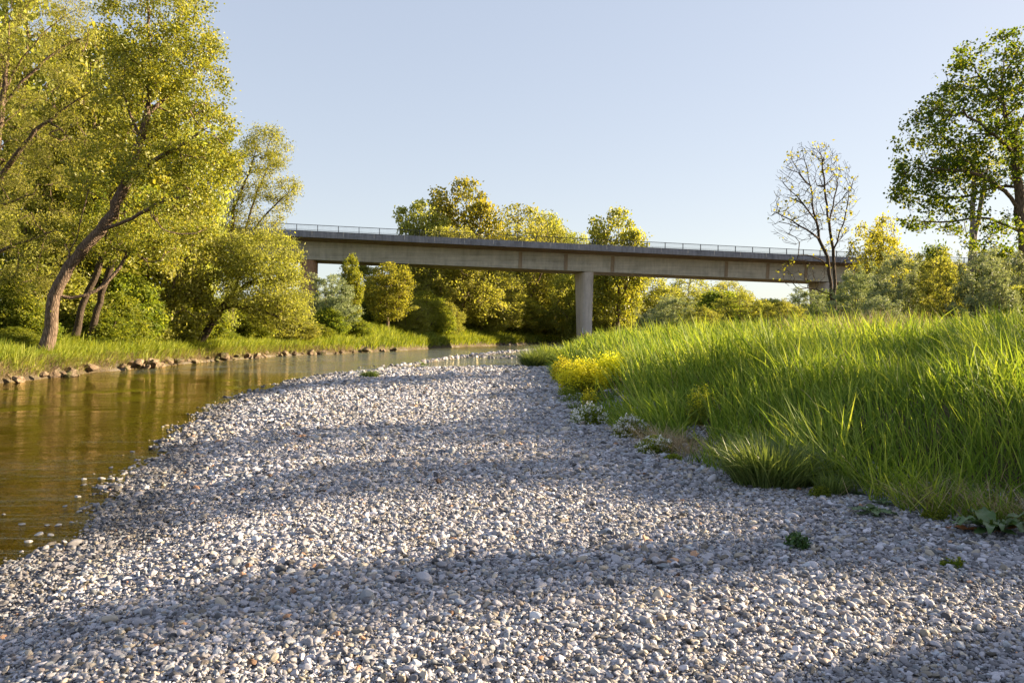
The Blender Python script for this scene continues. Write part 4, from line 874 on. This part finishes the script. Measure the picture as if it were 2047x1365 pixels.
def mound(label, px, py, w, h, nleaf, lsize, lmat, npet, psize, pmat, seed, name, cat, zref=0., spike=False, lasp=.5):
    d = F * (EYE - zref) / (py - HY); x = (px - HX) * d / F; R = w * d / F / 2; H = h * d / F; r = np.random.default_rng(seed)
    zg = float(ground(x, d)); root = empty(name, (x, d, zg), label, cat)
    def pts(n, top):
        v = r.normal(size=(n, 3)); v /= np.linalg.norm(v, axis=1)[:, None]; v[:, 2] = np.abs(v[:, 2]); q = (r.random(n) ** (.18 if top else .45))[:, None]
        lump = (1 + .5 * fbm(v[:, 0] * 2.2 + seed, v[:, 1] * 2.2 + v[:, 2] * 3, seed, 2))[:, None]
        return v * q * lump * [R, R * .8, H]
    # stems
    n = max(20, nleaf // 25); tp = pts(n, False); bs = tp * [.35, .35, 0]
    D = tp - bs; L = np.linalg.norm(D, axis=1); az = np.arctan2(D[:, 1], D[:, 0])
    st = blades(bs, np.maximum(tp[:, 2], .03), np.full(n, lsize * .18), np.hypot(D[:, 0], D[:, 1]) / np.maximum(tp[:, 2], .03), az, np.zeros(n), 3)
    link('stem', blade_mesh('stem', [st], M[lmat]), root)
    link('foliage', leaf_mesh('foliage', pts(nleaf, False), lsize, lasp, M[lmat], seed + 1), root)
    if npet:
        k = max(6, npet // 14); hd = pts(k, True)
        if spike:
            hd[:, 2] = H * r.uniform(.55, 1.05, k) * (1 - .45 * (hd[:, 0] ** 2 + hd[:, 1] ** 2) / R ** 2); 
        C = np.repeat(hd, 14, 0) + r.normal(size=(k * 14, 3)) * psize * np.array([.9, .9, 2.6 if spike else .6])
        link('blossom', leaf_mesh('blossom', C, psize, .9, M[pmat], seed + 2), root)
    return root
mound('mass of bright yellow flowers at the left front of the grass bank', 1165, 795, 105, 62, 2600, .07, 'leaf_green', 4760, .042, 'petal_yellow', 201, 'yellow_flowers', 'flowers', spike=True, lasp=.25)
mound('second mass of yellow flowers just right of the first', 1222, 792, 70, 55, 1800, .07, 'leaf_green', 3360, .042, 'petal_yellow', 202, 'yellow_flowers', 'flowers', spike=True, lasp=.25)
mound('dimmer yellow flowers behind the left end of the flower mass', 1128, 775, 52, 50, 1500, .07, 'leaf_green', 1260, .042, 'petal_yellow', 203, 'yellow_flowers', 'flowers', spike=True, lasp=.25)
mound('small yellow flowering plant below the flower masses', 1182, 822, 34, 28, 700, .05, 'leaf_green', 520, .03, 'petal_yellow', 204, 'yellow_flowers', 'flowers', spike=True, lasp=.3)
mound('sparse yellow flowers in the grass above the dock plant', 1400, 880, 70, 78, 900, .05, 'leaf_green', 520, .020, 'petal_yellow', 205, 'yellow_flowers', 'flowers', spike=True, lasp=.3)
mound('white flowering mound furthest from the camera at the gravel edge', 1180, 858, 78, 40, 2600, .045, 'leaf_green', 1400, .030, 'petal_white', 206, 'white_flowers', 'flowers')
mound('white flowering mound in the middle of the three', 1262, 885, 82, 46, 3200, .04, 'leaf_green', 1800, .026, 'petal_white', 207, 'white_flowers', 'flowers')
mound('white flowering mound nearest to the dock plant', 1312, 920, 90, 34, 3200, .035, 'leaf_green', 1300, .022, 'petal_white', 208, 'white_flowers', 'flowers')
mound('small dark leafy plant alone on the open gravel', 1593, 1116, 58, 34, 420, .030, 'dock', 0, 0, None, 209, 'small_plant', 'plant', lasp=.7)
mound('tiny sprawling weed on the gravel near the right edge', 1908, 1160, 62, 20, 150, .035, 'leaf_dark', 0, 0, None, 210, 'small_plant', 'plant', lasp=.5)
mound('low green leafy fringe under the yellow flowers', 1190, 810, 150, 22, 2600, .06, 'leaf_dark', 0, 0, None, 211, 'small_plant', 'plant', lasp=.3)

for k_, (px, py, w_, h_, lab) in enumerate(((1452, 930, 46, 22, 'leafy weed on the gravel left of the fluffy tussock'), (1640, 1012, 52, 26, 'low weed patch under the right end of the fluffy tussock'), (1870, 1058, 60, 24, 'low weed patch in the straw left of the big dock plant'), (1135, 800, 44, 20, 'dark weed at the left foot of the yellow flowers'), (1345, 935, 40, 16, 'small weed below the white flowers nearest the dock'), (1160, 838, 50, 12, 'flat green weed between yellow and white flowers'))):
    mound(lab, px, py, w_, h_, 900, .05 if py < 900 else .03, 'leaf_green', 0, 0, None, 230 + k_, 'small_plant', 'plant', lasp=.35)
def dock(label, px, py, w, n, seed, upright=.5, red=0, zref=0.):
    d = F * (EYE - zref) / (py - HY); x = (px - HX) * d / F; R = w * d / F / 2; r = np.random.default_rng(seed); zg = float(ground(x, d)) + .01
    root = empty('dock_plant', (x, d, zg), label, 'plant')
    for i in range(n):
        L = R * r.uniform(.75, 1.15); Wd = L * r.uniform(.26, .36); az = i * 2.399 + r.normal(0, .2); el0 = upright * r.uniform(.4, 1.5); m = 12; k = 7
        t = np.linspace(0, 1, m)[:, None]; s = np.linspace(-1, 1, k)[None]
        wd = Wd * .5 * (np.clip((t - .12) / .2, 0, 1) ** .6) * (1 - np.clip((t - .35) / .65, 0, 1) ** 2.2) + .006
        a0 = el0; cur = a0 - t * (a0 + .55)
        rad = np.cumsum(np.cos(cur) * L / m, 0); zz = np.cumsum(np.sin(cur) * L / m, 0)
        und = .05 * L * np.sin(t * 22 + i) * np.abs(s) ** 1.5 + .22 * wd * s ** 2 * 1.2
        Xl = rad + 0 * s; Yl = wd * s * (1 + .12 * np.sin(t * 34 + i * 2)); Zl = zz + und + .012 * L * np.cos(t * 60) * np.abs(s)
        V = np.stack([Xl * math.cos(az) - Yl * math.sin(az), Xl * math.sin(az) + Yl * math.cos(az), np.maximum(Zl, .01 + .004 * i)], -1).reshape(-1, 3)
        ii = np.arange(m * k).reshape(m, k); q = np.stack([ii[:-1, :-1], ii[:-1, 1:], ii[1:, 1:], ii[1:, :-1]], -1).reshape(-1, 4)
        dead = i < red
        lo = link('leaf', new_mesh('leaf', V * ([1, 1, .5] if dead else 1), q, {'rnd': ('FACE', np.full(len(q), r.random()))}, True, [M['dead_leaf' if dead else 'dock']]), root)
        if dead: lo['label'] = 'rusty withered leaf lying on the pebbles'
dock('big dock plant with broad bluish leaves at the right edge of the gravel', 1985, 1092, 200, 19, 301, .95, 2)
dock('dock plant with dark jagged leaves in front of the straw', 1742, 1050, 100, 13, 302, .6)
dock('second dock rosette right behind the jagged one', 1765, 1030, 60, 9, 303, .8)
dock('upright dock plant behind the white flowering mounds', 1365, 902, 105, 14, 304, 1.0)
dock('small dock leaves beside the grass tuft at the straw', 1705, 1008, 60, 7, 305, .4)

# ---------------------------------------------------------------- world, sun, camera
w = bpy.data.worlds.new('World'); scene.world = w; w.use_nodes = True
nt = w.node_tree; bg = nt.nodes['Background']
sky = nt.nodes.new('ShaderNodeTexSky'); sky.sky_type = 'NISHITA'; sky.sun_disc = False
sky.sun_elevation = math.radians(SUN_EL); sky.sun_rotation = math.radians(SUN_AZ)
sky.altitude = 400; sky.air_density = 1.0; sky.dust_density = 1.0; sky.ozone_density = 1.5
hs = nt.nodes.new('ShaderNodeHueSaturation'); hs.inputs['Saturation'].default_value = 1.12; hs.inputs['Hue'].default_value = .52; gm = nt.nodes.new('ShaderNodeGamma'); gm.inputs[1].default_value = .34
nt.links.new(sky.outputs[0], hs.inputs['Color']); nt.links.new(hs.outputs[0], gm.inputs[0]); nt.links.new(gm.outputs[0], bg.inputs[0]); bg.inputs[1].default_value = .114
sun = bpy.data.lights.new('sun', 'SUN'); sun.energy = 4.6; sun.angle = math.radians(.5); sun.color = (1, .79, .52)
so = bpy.data.objects.new('sun', sun); col.objects.link(so)
sd = Vector((math.sin(math.radians(SUN_AZ)) * math.cos(math.radians(SUN_EL)), math.cos(math.radians(SUN_AZ)) * math.cos(math.radians(SUN_EL)), math.sin(math.radians(SUN_EL))))
so.rotation_euler = sd.to_track_quat('Z', 'Y').to_euler(); so.location = sd * 60
cam = bpy.data.cameras.new('camera'); cam.sensor_width = 36; cam.lens = 36 * F / 2047; cam.shift_y = -(682.5 - HY) / 2047.; cam.clip_end = 6000; cam.clip_start = .1
co = bpy.data.objects.new('camera', cam); col.objects.link(co); co.location = (0, 0, EYE); co.rotation_euler = (math.pi / 2, 0, 0); scene.camera = co
scene.view_settings.view_transform = 'Standard'; scene.view_settings.look = 'None'; scene.view_settings.exposure = 2.25; scene.view_settings.gamma = 1
scene.cycles.max_bounces = 8; scene.cycles.diffuse_bounces = 5; scene.cycles.glossy_bounces = 3; scene.cycles.transmission_bounces = 4; scene.cycles.transparent_max_bounces = 8
scene.cycles.caustics_reflective = False; scene.cycles.caustics_refractive = False
scene.cycles.use_denoising = True
